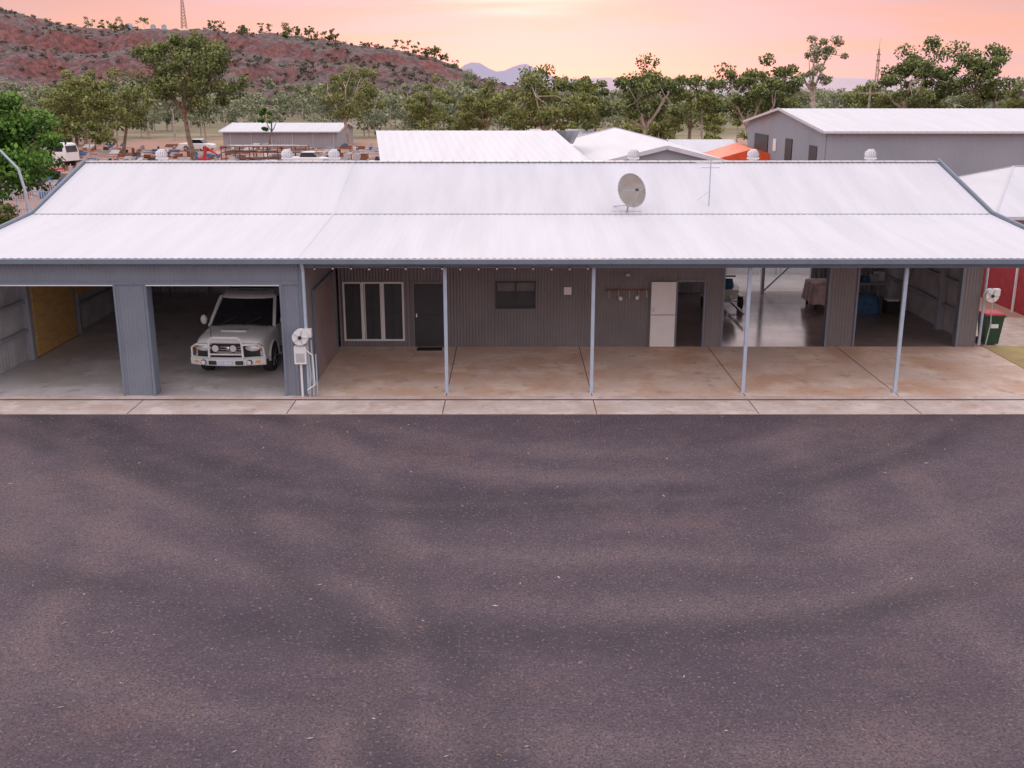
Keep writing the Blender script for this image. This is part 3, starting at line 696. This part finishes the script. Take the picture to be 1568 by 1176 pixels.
def leaves(centers,rads,n_each,size,mixp=(.5,.27,.23)):
    V=[];MI=[]
    for c,r in zip(centers,rads):
        n=n_each
        d=rng.normal(size=(n,3));d/=np.linalg.norm(d,axis=1)[:,None]
        rad=rng.random(n)**0.45
        p=c+d*rad[:,None]*np.array([r,r,r*.68])
        a=rng.normal(size=(n,3));a/=np.linalg.norm(a,axis=1)[:,None]
        b=np.cross(a,rng.normal(size=(n,3)));b/=np.linalg.norm(b,axis=1)[:,None]
        s=size*rng.uniform(.6,1.3,n)[:,None]
        q=np.stack([p-a*s*.6,p-b*s*.35,p+a*s*.6,p+b*s*.35],1)
        V.append(q.reshape(-1,3))
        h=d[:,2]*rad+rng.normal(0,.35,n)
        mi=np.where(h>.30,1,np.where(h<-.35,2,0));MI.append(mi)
    return np.concatenate(V),np.concatenate(MI)
def tree(name,loc,H,Rc,kind,clumps=34,nl=150,size=.31,bark='bark',trunk_frac=.35,lean=0.1,cr=.27,flat=.75,seed=1,parent=None,low=.38):
    random.seed(seed)
    g=MB();tr=max(.12,H*.020)
    base=Vector((0,0,-.1))
    top=Vector((random.uniform(-lean,lean)*H,random.uniform(-lean,lean)*H,H*trunk_frac))
    mid=base.lerp(top,.5)+Vector((random.uniform(-.03,.03)*H,0,0))
    g.tube(base,mid,tr*1.25,tr*.95,8,0,False);g.tube(mid,top,tr*.95,tr*.8,8,0,False)
    C=[];RR=[]
    cc=Vector((0,0,H*(low+1)/2));hz=H*(1-low)/2
    nl_=random.randint(4,6)
    limbs=[]
    for i in range(nl_):
        t=2*math.pi*(i+random.uniform(-.3,.3))/nl_
        k=random.uniform(.35,.62)
        q=top+Vector((math.cos(t)*Rc*k,math.sin(t)*Rc*k,H*random.uniform(.13,.32)))
        m=top.lerp(q,.5)+Vector((0,0,-H*.02))
        g.tube(top,m,tr*.6,tr*.45,6,0,False);g.tube(m,q,tr*.45,tr*.3,6,0,False);limbs.append(q);limbs.append(m)
    for i in range(clumps):
        for _ in range(20):
            d=Vector((random.gauss(0,1),random.gauss(0,1),random.gauss(0,1))).normalized()*random.uniform(.35,1)
            if d.z>-.75: break
        c=cc+Vector((d.x*Rc*(1-.2*max(0,d.z)),d.y*Rc*(1-.2*max(0,d.z)),d.z*hz*.9))
        q=min(limbs,key=lambda l:(l-c).length)
        m=q.lerp(c,.5)+Vector((0,0,random.uniform(-.03,.05)*H))
        g.tube(q,m,tr*.22,tr*.14,5,0,False);g.tube(m,c,tr*.14,tr*.05,4,0,False)
        C.append(np.array(c));RR.append(Rc*cr*random.uniform(.6,1.25))
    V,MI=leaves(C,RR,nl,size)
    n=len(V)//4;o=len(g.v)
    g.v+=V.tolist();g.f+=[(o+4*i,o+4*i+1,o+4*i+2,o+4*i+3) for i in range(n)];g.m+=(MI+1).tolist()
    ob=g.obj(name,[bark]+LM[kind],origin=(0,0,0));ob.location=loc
    return ob
def T(x,Y,top,Rc,kind,**k):
    tree('gum_tree',(x,Y,0),top,Rc,kind,**k)
T(-39,131,15.4,6.8,'g1',seed=3,clumps=66,nl=180,size=.34,low=.3,cr=.24)
T(-21.7,145,12.8,4.8,'g2',seed=4,clumps=38,nl=130,bark='barkpale',low=.25)
T(-60,150,11.4,5.0,'g2',seed=5,clumps=42,low=.22)
T(-51,140,11.2,4.6,'g2',seed=6,clumps=38,low=.22)
T(-67,165,10.5,5,'g2',seed=26,clumps=38,low=.2)
T(3.8,110,11.4,5.2,'g2',seed=7,clumps=46,low=.25,cr=.24,bark='barkpale')
T(9.3,124,11.3,3.3,'g1',seed=8,clumps=24,low=.25)
T(14.3,115,12.0,4.8,'g1',seed=9,clumps=38,bark='barkpale',cr=.24,low=.3)
T(21.0,128,11.4,4.0,'g2',seed=10,clumps=30,low=.25)
T(25.4,115,12.4,4.4,'g1',seed=11,clumps=36,bark='barkpale',cr=.25,low=.3)
T(31.0,123,11.2,4.0,'g1',seed=12,clumps=30,low=.2)
T(39.7,140,16.0,3.2,'g4',seed=13,clumps=26,nl=80,bark='barkpale',trunk_frac=.5,low=.45,cr=.24)
T(45.0,120,14.2,4.3,'g1',seed=14,clumps=40,trunk_frac=.42,low=.32,bark='barkpale')
T(52.0,122,14.0,4.7,'g1',seed=15,clumps=44,low=.3)
T(55.5,112,12,4.4,'g2',seed=16,clumps=42,low=.2)
T(42,127,9.8,4.4,'g2',seed=17,clumps=38,low=.15);T(48.5,130,10.2,4.6,'g2',seed=37,clumps=38,low=.15)
T(-12,165,10.5,4.6,'g2',seed=18,low=.2);T(-4,150,10.2,4.4,'g2',seed=19,low=.2);T(-30,190,11,4.8,'g4',seed=20,low=.2)
T(-8.5,210,12.2,4.6,'g4',seed=21,low=.2);T(36,150,9.5,4.4,'g2',seed=22,low=.15);T(18,150,10.2,4.4,'g4',seed=41,low=.15);T(8,150,10.2,4.6,'g4',seed=43,low=.15)
T(-34,150,7.5,1.4,'g3',seed=24,clumps=10,low=.1)
tree('shade_tree',(-26.0,50,0),8.9,4.4,'g3',clumps=90,nl=230,size=.22,seed=30,low=.25,cr=.24)
tree('bougainvillea',(-22.6,45,0),4.3,1.9,'bg',clumps=40,nl=170,size=.14,seed=31,low=.05,trunk_frac=.2,cr=.27)
T(-44.5,95,5,2.4,'g3',seed=33,clumps=20,low=.1)

# distant mass of trees
def mass(name,spots,kind,nl,size,trunk=True):
    g=MB();C=[];RR=[]
    for (x,y,z,h,r) in spots:
        k=rng.integers(4,8)
        if trunk: g.tube((x,y,z),(x,y,z+h*.6),h*.02,h*.012,4,0,False)
        for _ in range(k):
            C.append(np.array([x+rng.normal(0,r*.42),y+rng.normal(0,r*.42),z+h*rng.uniform(.3,.92)]));RR.append(r*rng.uniform(.32,.6))
    V,MI=leaves(C,RR,nl,size);n=len(V)//4;o=len(g.v)
    g.v+=V.tolist();g.f+=[(o+4*i,o+4*i+1,o+4*i+2,o+4*i+3) for i in range(n)];g.m+=(MI+1).tolist()
    return g.obj(name,['barkpale']+LM[kind],origin=(0,0,0))
sp=[];sp2=[]
for i in range(460):
    y=rng.uniform(180,430);x=rng.uniform(-.58,.58)*y
    hmax=1.0 if x<0 else .82
    (sp if y>260 else sp2).append((x,y,0,(rng.uniform(5,10.5) if y<300 else rng.uniform(6,12.5))*hmax,rng.uniform(2.6,4.8)))
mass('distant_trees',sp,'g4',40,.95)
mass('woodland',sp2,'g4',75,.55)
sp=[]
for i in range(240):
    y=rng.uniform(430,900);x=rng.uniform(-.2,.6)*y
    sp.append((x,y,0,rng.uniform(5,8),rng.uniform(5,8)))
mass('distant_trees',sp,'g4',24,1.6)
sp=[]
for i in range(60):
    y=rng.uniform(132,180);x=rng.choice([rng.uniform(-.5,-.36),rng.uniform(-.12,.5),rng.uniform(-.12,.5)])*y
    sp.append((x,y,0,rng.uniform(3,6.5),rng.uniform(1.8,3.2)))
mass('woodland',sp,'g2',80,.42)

# ------------------------------------------------------------ hills
cx=[-700,-460,-330,-283,-261,-245,-211,-175,-131,-110,-81,-59,-34,-19,6,40,80]
cz=[48,58,54,51.5,46.5,42,41,41,39.3,35.5,32,29,22.6,15.6,8.5,2,-2]
def crest(x): return float(np.interp(x,cx,cz))
def hz(x,y):
    c=crest(x)+1.6*noise.noise(Vector((x*.03,y*.01,3)))+.8*noise.noise(Vector((x*.12,y*.05,5)))
    wob=26*noise.noise(Vector((x*.016,0.3,1)))+14*noise.noise(Vector((x*.05,2.3,1)))
    t=(y-(400+wob))/(600-400)
    if t<=0: s=-.05
    elif t<1:
        if t<.5: s=.36*(t/.5)**1.3
        elif t<.56: s=.36+.20*(t-.5)/.06
        elif t<.74: s=.56+.10*(t-.56)/.18
        elif t<.79: s=.66+.22*(t-.74)/.05
        else: s=.88+.12*(t-.79)/.21
    else: s=1-.1*(t-1)-.25*max(0,t-1.3)
    n=noise.noise(Vector((x*.025,y*.025,9)))*3.5+noise.noise(Vector((x*.09,y*.09,4)))*2.2+noise.noise(Vector((x*.25,y*.25,2)))*1.5
    return c*s+n*(1 if 0<t<.95 else .25)
nx,ny=380,140;g=MB();vs=[]
for j in range(ny):
    y=375+(740-375)*j/(ny-1)
    for i in range(nx):
        x=-560+(80+560)*i/(nx-1);vs.append((x,y,hz(x,y)))
g.add(vs,[(j*nx+i,j*nx+i+1,(j+1)*nx+i+1,(j+1)*nx+i) for j in range(ny-1) for i in range(nx-1)])
hm=bpy.data.materials.new('red_rock_hill');hm.use_nodes=True;nt=hm.node_tree;N=nt.nodes;L=nt.links;b=N['Principled BSDF'];b.inputs['Roughness'].default_value=.95
tc=N.new('ShaderNodeTexCoord')
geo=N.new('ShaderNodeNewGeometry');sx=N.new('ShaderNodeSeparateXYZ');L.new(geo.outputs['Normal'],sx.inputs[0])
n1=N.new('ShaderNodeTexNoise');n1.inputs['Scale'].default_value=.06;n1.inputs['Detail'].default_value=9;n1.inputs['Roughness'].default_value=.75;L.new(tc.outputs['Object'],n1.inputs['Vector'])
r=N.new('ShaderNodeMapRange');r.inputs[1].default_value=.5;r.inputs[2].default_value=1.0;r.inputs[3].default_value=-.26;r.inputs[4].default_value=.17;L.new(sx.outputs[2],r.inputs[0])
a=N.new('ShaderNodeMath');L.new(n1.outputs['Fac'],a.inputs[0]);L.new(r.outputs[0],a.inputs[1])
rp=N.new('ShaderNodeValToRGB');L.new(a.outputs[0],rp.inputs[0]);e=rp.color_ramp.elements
e[0].position=.3;e[0].color=(.27,.105,.092,1);e[1].position=.76;e[1].color=(.165,.15,.115,1)  # red rock and scrub colours, with a purple distance-haze tint mixed in
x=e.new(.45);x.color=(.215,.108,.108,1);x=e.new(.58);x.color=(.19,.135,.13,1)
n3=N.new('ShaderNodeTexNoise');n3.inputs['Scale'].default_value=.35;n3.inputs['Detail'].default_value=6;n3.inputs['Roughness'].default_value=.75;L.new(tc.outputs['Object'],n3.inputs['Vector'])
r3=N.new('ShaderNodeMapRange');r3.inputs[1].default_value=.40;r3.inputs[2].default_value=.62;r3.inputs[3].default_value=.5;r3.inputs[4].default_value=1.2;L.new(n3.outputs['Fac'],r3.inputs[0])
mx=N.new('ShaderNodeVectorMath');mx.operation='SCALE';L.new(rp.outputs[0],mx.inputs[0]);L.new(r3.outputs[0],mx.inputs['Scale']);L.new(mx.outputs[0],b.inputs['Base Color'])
M['hill']=hm
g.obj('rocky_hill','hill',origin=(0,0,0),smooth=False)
# shrubs over the hill and trees on the crest
LM['g5']=[leafmat('shrub',(0.18,0.17,0.115),(0.14,0.13,0.095)),leafmat('shrub_light',(0.23,0.22,0.14),(0.19,0.17,0.12)),leafmat('shrub_dark',(0.12,0.11,0.085),(0.10,0.09,0.08))]  # scrub colours greyed to carry painted distance haze
sp=[]
for i in range(1900):
    y=rng.uniform(405,600);x=rng.uniform(-.52,-.0)*y
    z=hz(x,y)
    if z>2 and noise.noise(Vector((x*.03,y*.03,1)))>-.08: sp.append((x,y,z-.5,rng.uniform(.8,3.0),rng.uniform(.8,2.0)))
mass('hill_shrubs',sp,'g5',12,.65,trunk=False)
sp=[]
for i in range(60):
    px=rng.choice([rng.uniform(145,215),rng.uniform(300,430),rng.uniform(440,520),rng.uniform(160,480),rng.uniform(600,700)])
    x=(px-784)*.361;y=rng.uniform(592,606);sp.append((x,y,hz(x,y)-.3,rng.uniform(3.5,8),rng.uniform(1.6,3.0)))
mass('hilltop_trees',sp,'g1',22,.8)
# far ranges, with the distance haze painted into their base colours
def rng_hill(name,pts,y,depth,m):
    g=MB();n=len(pts);vs=[]
    for k,(f) in enumerate((0,.45,1,1.8)):
        for x,z in pts: vs.append((x,y+depth*f,(0,z*.5,z,0)[k]+ (0 if k in(0,3) else 3*noise.noise(Vector((x*.01,f,2))))-1))
    g.add(vs,[(j*n+i,j*n+i+1,(j+1)*n+i+1,(j+1)*n+i) for j in range(3) for i in range(n-1)])
    g.obj(name,m,origin=(0,0,0),smooth=True)
M['haze_hill']=mat('haze_tinted_range',(0.44,0.40,0.50),1.0,0,0.05,.002,spec=0)
M['haze_hill_far']=mat('haze_tinted_far_range',(0.60,0.48,0.52),1.0,0,0.05,.002,spec=0)
X=lambda px,Y:(px-784)/1600*.963*Y
Z=lambda py,Y:8+(140-py)*.00058*Y
Y=4200
pts=[(X(a,Y),Z(b_,Y)) for a,b_ in ((640,136),(680,120),(700,108),(712,99),(722,95),(735,96),(748,104),(760,109),(772,108),(785,102),(797,98),(806,97),(818,104),(835,113),(860,121),(900,130),(940,138))]
rng_hill('blue_range',pts,Y-300,300,'haze_hill')
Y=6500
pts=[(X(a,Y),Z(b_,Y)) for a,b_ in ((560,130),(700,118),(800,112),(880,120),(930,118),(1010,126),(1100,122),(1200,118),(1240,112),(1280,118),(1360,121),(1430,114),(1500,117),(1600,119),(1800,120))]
rng_hill('far_range',pts,Y-400,400,'haze_hill_far')
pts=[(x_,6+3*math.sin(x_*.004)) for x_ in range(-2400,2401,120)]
rng_hill('wooded_plain_rise',pts,1500,200,mat('haze_tinted_bush',(0.33,0.36,0.33),1,0,.2,.02,spec=0))  # bush green with distance haze painted into the colour

# ------------------------------------------------------------ masts
def mast(name,x,y,z0,h,w,tk=1.0):
    g=MB()
    k=12
    for sx_,sy_ in ((-1,-1),(1,-1),(1,1),(-1,1)):
        g.tube((x+sx_*w,y+sy_*w,z0),(x+sx_*w*.2,y+sy_*w*.2,z0+h),(.05*w+.03)*tk,.03*tk,4,0)
    cs=((-1,-1),(1,-1),(1,1),(-1,1))
    for i in range(k):
        a=i/k;b_=(i+1)/k;wa=w*(1-.8*a);wb=w*(1-.8*b_)
        for q in range(4):
            c0=cs[q];c1=cs[(q+1)%4]
            g.tube((x+c0[0]*wa,y+c0[1]*wa,z0+h*a),(x+c1[0]*wb,y+c1[1]*wb,z0+h*b_),(.03*w+.015)*tk,None,3,0,False)
            g.tube((x+c0[0]*wb,y+c0[1]*wb,z0+h*b_),(x+c1[0]*wb,y+c1[1]*wb,z0+h*b_),(.03*w+.015)*tk,None,3,0,False)
    g.tube((x,y,z0+h),(x,y,z0+h*1.12),.04,.02,4,0)
    for i in range(2): g.box(x-.35*w-.2,x+.35*w+.2,y-.1,y+.1,z0+h*(.86+.07*i),z0+h*(.87+.07*i),0)
    g.obj(name,'bark')
mast('radio_tower',67,200,0,15.5,.5)
mast('radio_tower',-178.5,600,crest(-178),20,1.3,1.5)
g=MB();
for x_,r_ in ((-209,2.2),(-196,1.6),(-190,1.5)):
    z_=crest(x_);g.tube((x_,602,z_-2),(x_,602,z_+1),r_,r_,12,0);g.ball((x_,602,z_+1),r_,r_,r_,0)
g.obj('hilltop_water_tanks','shedwall2',smooth=True)
# power poles
for x_,y_,h_ in ((57,150,10),(33,100,8.4),(12,160,9)):
    g=MB();g.tube((x_,y_,0),(x_,y_,h_),.14,.1,8);g.box(x_-1,x_+1,y_-.06,y_+.06,h_-.6,h_-.48)
    for d in (-.9,-.3,.3,.9): g.tube((x_+d,y_,h_-.48),(x_+d,y_,h_-.25),.04,.03,5)
    g.obj('power_pole','bark')

# ------------------------------------------------------------ left yard
def truck(x,y,rot,tray='red'):
    g=MB()
    g.loft([[(-1.1,0,.7),(1.1,0,.7),(1.1,1.8,.7),(-1.1,1.8,.7)],[(-1.1,0,1.6),(1.1,0,1.6),(1.1,1.8,1.6),(-1.1,1.8,1.6)],[(-1.0,.2,2.45),(1.0,.2,2.45),(1.0,1.75,2.45),(-1.0,1.75,2.45)],[(-.8,.5,2.6),(.8,.5,2.6),(.8,1.6,2.6),(-.8,1.6,2.6)]],0)
    g.add([(-.95,-.01,1.62),(.95,-.01,1.62),(.9,.14,2.3),(-.9,.14,2.3)],[(0,1,2,3)],2)
    for s in (-1,1): g.box(s*1.07-.02,s*1.07+.02,.4,1.4,1.65,2.25,2)
    g.box(-.45,.45,1.8,8,.75,.95,3);g.box(-1.2,1.2,2.1,8.2,1.1,1.25,1);g.box(-1.2,1.2,2.0,2.1,1.1,2.2,1)
    for yy in (.9,5.8,7.0):
        for s in (-1,1): g.tube((s*.8,yy,.5),(s*1.1,yy,.5),.5,.5,16,3);g.tube((s*1.1,yy,.5),(s*1.12,yy,.5),.25,.25,12,0)
    g.box(-.5,.5,2.6,4,1.25,2.1,4)
    o=g.obj('flatbed_truck',['white',tray,'glass','black','galv'],origin=(0,4,0));o.location=(x,y,0);o.rotation_euler=(0,0,rot)
truck(-45.5,98,R(-100));truck(-52,118,R(75),'rust')
def ute(x,y,rot,paint='white'):
    g=MB()
    S=[(0,.75,.4,.8),(.2,.85,.35,.95),(1.2,.9,.35,1.05),(2.6,.9,.35,1.05),(4.7,.88,.4,1.05),(4.85,.8,.5,1.0)]
    g.loft([[(-w,y_,zb),(w,y_,zb),(w,y_,zt-.1),(w*.9,y_,zt),(-w*.9,y_,zt),(-w,y_,zt-.1)] for y_,w,zb,zt in S],0)
    g.loft([[(-.82,1.1,1.0),(.82,1.1,1.0),(.82,3.2,1.0),(-.82,3.2,1.0)],[(-.68,1.7,1.55),(.68,1.7,1.55),(.68,3.0,1.55),(-.68,3.0,1.55)]],1)
    g.loft([[(-.7,1.68,1.55),(.7,1.68,1.55),(.7,3.02,1.55),(-.7,3.02,1.55)],[(-.62,1.8,1.62),(.62,1.8,1.62),(.62,2.95,1.62),(-.62,2.95,1.62)]],0)
    for yy in (.9,3.8):
        for s in (-1,1): g.tube((s*.7,yy,.36),(s*.92,yy,.36),.36,.36,16,2);g.tube((s*.92,yy,.36),(s*.93,yy,.36),.2,.2,10,3)
    for s in (-1,1): g.ball((s*.6,.06,.72),.16,.08,.09,3)
    o=g.obj('parked_car',[paint,'glass','black','chrome'],origin=(0,2.4,0));o.location=(x,y,0);o.rotation_euler=(0,0,rot)
ute(-44,150,R(80));ute(-22.5,118,R(85));ute(12.6,92,R(80));ute(15.5,96,R(95),'galv')
# scrap / stored equipment (one mass)
random.seed(5);g=MB()
for i in range(1100):
    y=random.uniform(80,152);x=-.41*y+random.uniform(-.1,.31)*y
    if x>-.085*y: continue
    w=random.uniform(.12,.7);d=random.uniform(.15,.8);h=random.uniform(.12,.8);t=random.random();mi=random.choice([0,0,1,1,2,3,4,5,6,1])
    if t<.4: g.tube((x,y,h*.5),(x+random.uniform(-3,3),y+random.uniform(-.6,.6),h*.5+.05),.06,.06,6,mi)
    elif t<.55: g.tube((x,y,0),(x,y,h*1.2),w*.35,w*.35,10,mi)
    elif t<.75:
        for k in range(4): g.beam((x-w,y+k*.25,h+.1*k),(x+w*1.5,y+k*.25,h+.1*k),.08,.1,mi)
    else: g.beam((x,y,h/2),(x+w*1.3,y+random.uniform(-.5,.5),h/2),d,h,mi)
g.obj('stored_equipment',['galv','rust','white','blue','concretewall','black','steel'])
# yard racks, red crane arm
g=MB()
for k in range(7):
    x=-33+k*1.6
    g.box(x,x+.1,121,121.1,0,2);g.box(x,x+.1,123,123.1,0,2)
for z in (.6,1.3,1.95): g.box(-33,-23.3,121,123.1,z,z+.07);
for i in range(26): 
    x=random.uniform(-33,-26);z=random.choice([.72,1.42,2.05]);y=random.uniform(121.2,122.9);g.tube((x,y,z),(x+3,y,z),.08,.08,6,1)
g.obj('pipe_rack',['rust','galv'])
g=MB();g.box(-30.5,-28.8,101,103.5,.5,1.1,1)
for xx in (-30.2,-29.1):
    for yy in (101.5,103): g.tube((xx-.15,yy,.4),(xx+.15,yy,.4),.4,.4,12,1)
g.tube((-29.6,102,1.1),(-29.2,102,2.9),.18,.14,6,0);g.tube((-29.2,102,2.9),(-28.0,102,2.1),.14,.08,6,0);g.box(-29.9,-29.1,101.6,102.4,1.1,1.9,0)
g.obj('red_crane',['red','black'])
# palisade fence
g=MB()
for i in range(60):
    x=-36+i*.16;g.box(x,x+.06,70,70.02,.05,2.0)
g.box(-36,-26.4,70.03,70.07,.4,.46);g.box(-36,-26.4,70.03,70.07,1.6,1.66)
for x in (-36,-33,-30,-27): g.box(x,x+.1,70.08,70.18,0,2.1)
g.obj('palisade_fence','steel')
g=MB()
for i in range(40):
    y=44+i*.7;g.box(-19.5,-19.44,y,y+.06,0,1.6)
for z in (.2,.6,1.0,1.4): g.box(-19.52,-19.5,44,72,z,z+.05)
g.obj('wire_fence','galv')
# street lamp with arched arm
g=MB();pts=[(-21.6,47,0),(-21.6,47,3.6),(-21.8,47,4.7),(-22.5,47,5.5),(-23.4,47,5.95),(-24.4,47,6.1)]
for i in range(len(pts)-1): g.tube(pts[i],pts[i+1],.07-.006*i,.064-.006*i,8,0)
g.box(-25.0,-24.3,46.85,47.15,6.02,6.14,0);g.box(-24.95,-24.4,46.88,47.12,6.0,6.02,1);g.obj('street_lamp',['post','lens'],smooth=False)

# leaf litter on asphalt
g=MB();random.seed(9)
for i in range(1500):
    y=math.sqrt(random.uniform(81,655));x=random.uniform(-.56,.56)*y*1.05
    if random.random()<.2: y=random.uniform(24.4,25.6);x=random.uniform(-16,16)
    a=random.uniform(0,6.28);l=random.choice([.010,.012,.016,.02,.02,.028,.048])*random.uniform(.8,1.2);w=l*.3;ca,sa=math.cos(a),math.sin(a)
    z=.012;h=random.uniform(.0,.012)
    g.add([(x-l*ca,y-l*sa,z),(x+w*sa,y-w*ca,z+h),(x+l*ca,y+l*sa,z+.004),(x-w*sa,y+w*ca,z+.002)],[(0,1,2,3)],random.choice([0,1,1]))
g.obj('leaf_litter',[mat('dry_leaf_pale',(0.46,0.40,0.36),.8,0,.2),mat('dry_leaf_brown',(0.30,0.16,0.10),.8,0,.2)],origin=(0,0,0))

# ------------------------------------------------------------ sky & light
w=bpy.data.worlds.new('World');sc.world=w;w.use_nodes=True;nt=w.node_tree;N=nt.nodes;L=nt.links
for n in list(N): N.remove(n)
out=N.new('ShaderNodeOutputWorld')
sky=N.new('ShaderNodeTexSky');sky.sky_type='NISHITA';sky.sun_disc=False;sky.sun_elevation=R(9);sky.sun_rotation=R(1)
tn=N.new('ShaderNodeMix');tn.data_type='RGBA';tn.blend_type='MULTIPLY';tn.inputs[0].default_value=1;L.new(sky.outputs[0],tn.inputs[6]);tn.inputs[7].default_value=(.30,.15,.26,1)
b1=N.new('ShaderNodeBackground');b1.inputs[1].default_value=.05;L.new(tn.outputs[2],b1.inputs[0])
tc=N.new('ShaderNodeTexCoord');sx=N.new('ShaderNodeSeparateXYZ');L.new(tc.outputs['Generated'],sx.inputs[0])
rp=N.new('ShaderNodeValToRGB');L.new(sx.outputs[2],rp.inputs[0]);e=rp.color_ramp.elements
K=1/1.45
e[0].position=0;e[1].position=1
for p,c in ((.02,(.78,.48,.42)),(.05,(.77,.43,.34)),(.085,(.60,.40,.37)),(.13,(.92,.76,.74)),(.25,(1.32,1.18,1.20)),(.6,(1.25,1.19,1.28))):
    x=e.new(p);x.color=(c[0]*K,c[1]*K,c[2]*K,1)
e[0].color=(.70*K,.48*K,.46*K,1);e[len(e)-1].color=(1.22*K,1.18*K,1.28*K,1)
sc_=N.new('ShaderNodeVectorMath');sc_.operation='SCALE';sc_.inputs['Scale'].default_value=1.45;L.new(rp.outputs[0],sc_.inputs[0])
mp=N.new('ShaderNodeMapping');mp.inputs['Scale'].default_value=(2.6,2.6,30);mp.inputs['Rotation'].default_value=(0,R(3),0);L.new(tc.outputs['Generated'],mp.inputs[0])
cn=N.new('ShaderNodeTexNoise');cn.inputs['Scale'].default_value=1.6;cn.inputs['Detail'].default_value=7;cn.inputs['Distortion'].default_value=.5;L.new(mp.outputs[0],cn.inputs['Vector'])
cr=N.new('ShaderNodeMapRange');cr.inputs[1].default_value=.42;cr.inputs[2].default_value=.62;cr.inputs[3].default_value=0;cr.inputs[4].default_value=.85;L.new(cn.outputs['Fac'],cr.inputs[0])
lowm=N.new('ShaderNodeMapRange');lowm.inputs[1].default_value=.10;lowm.inputs[2].default_value=.20;lowm.inputs[3].default_value=1;lowm.inputs[4].default_value=0;L.new(sx.outputs[2],lowm.inputs[0])
cm0=N.new('ShaderNodeMath');cm0.operation='MULTIPLY';L.new(cr.outputs[0],cm0.inputs[0]);L.new(lowm.outputs[0],cm0.inputs[1])
mx=N.new('ShaderNodeMix');mx.data_type='RGBA';L.new(cm0.outputs[0],mx.inputs[0]);L.new(sc_.outputs[0],mx.inputs[6]);mx.inputs[7].default_value=(.56,.44,.48,1)
# warm glow round the veiled sun
nv=N.new('ShaderNodeVectorMath');nv.operation='SUBTRACT';L.new(tc.outputs['Generated'],nv.inputs[0]);nv.inputs[1].default_value=(math.sin(R(1)),math.cos(R(1)),.088)
ms=N.new('ShaderNodeVectorMath');ms.operation='MULTIPLY';L.new(nv.outputs[0],ms.inputs[0]);ms.inputs[1].default_value=(1,1,4.5)
ln=N.new('ShaderNodeVectorMath');ln.operation='LENGTH';L.new(ms.outputs[0],ln.inputs[0])
gr=N.new('ShaderNodeMapRange');gr.interpolation_type='SMOOTHSTEP';gr.inputs[1].default_value=0;gr.inputs[2].default_value=.13;gr.inputs[3].default_value=.8;gr.inputs[4].default_value=0;L.new(ln.outputs['Value'],gr.inputs[0])
cm=N.new('ShaderNodeMapRange');cm.inputs[1].default_value=.40;cm.inputs[2].default_value=.58;cm.inputs[3].default_value=.15;cm.inputs[4].default_value=1;L.new(cn.outputs['Fac'],cm.inputs[0])
mm=N.new('ShaderNodeMath');mm.operation='MULTIPLY';L.new(gr.outputs[0],mm.inputs[0]);L.new(cm.outputs[0],mm.inputs[1])
ad=N.new('ShaderNodeMix');ad.data_type='RGBA';ad.blend_type='ADD';L.new(mm.outputs[0],ad.inputs[0]);L.new(mx.outputs[2],ad.inputs[6]);ad.inputs[7].default_value=(.8,.70,.50,1)
b2=N.new('ShaderNodeBackground');b2.inputs[1].default_value=1.0;L.new(ad.outputs[2],b2.inputs[0])
As=N.new('ShaderNodeAddShader');L.new(b1.outputs[0],As.inputs[0]);L.new(b2.outputs[0],As.inputs[1]);L.new(As.outputs[0],out.inputs[0])
ld=bpy.data.lights.new('sun','SUN');ld.energy=1.0;ld.angle=R(15);ld.color=(1,.78,.62)
lo=bpy.data.objects.new('sun',ld);COL.objects.link(lo)
d=Vector((math.sin(R(1))*math.cos(R(9)),math.cos(R(1))*math.cos(R(9)),math.sin(R(9))))
lo.rotation_euler=d.to_track_quat('Z','Y').to_euler();lo.location=(0,60,30)

cd=bpy.data.cameras.new('camera');cam=bpy.data.objects.new('camera',cd);COL.objects.link(cam);sc.camera=cam
cam.location=(0,0,8);cam.rotation_euler=(R(90-15.64),0,0);cd.sensor_width=36;cd.lens=36.73;cd.clip_start=.1;cd.clip_end=15000
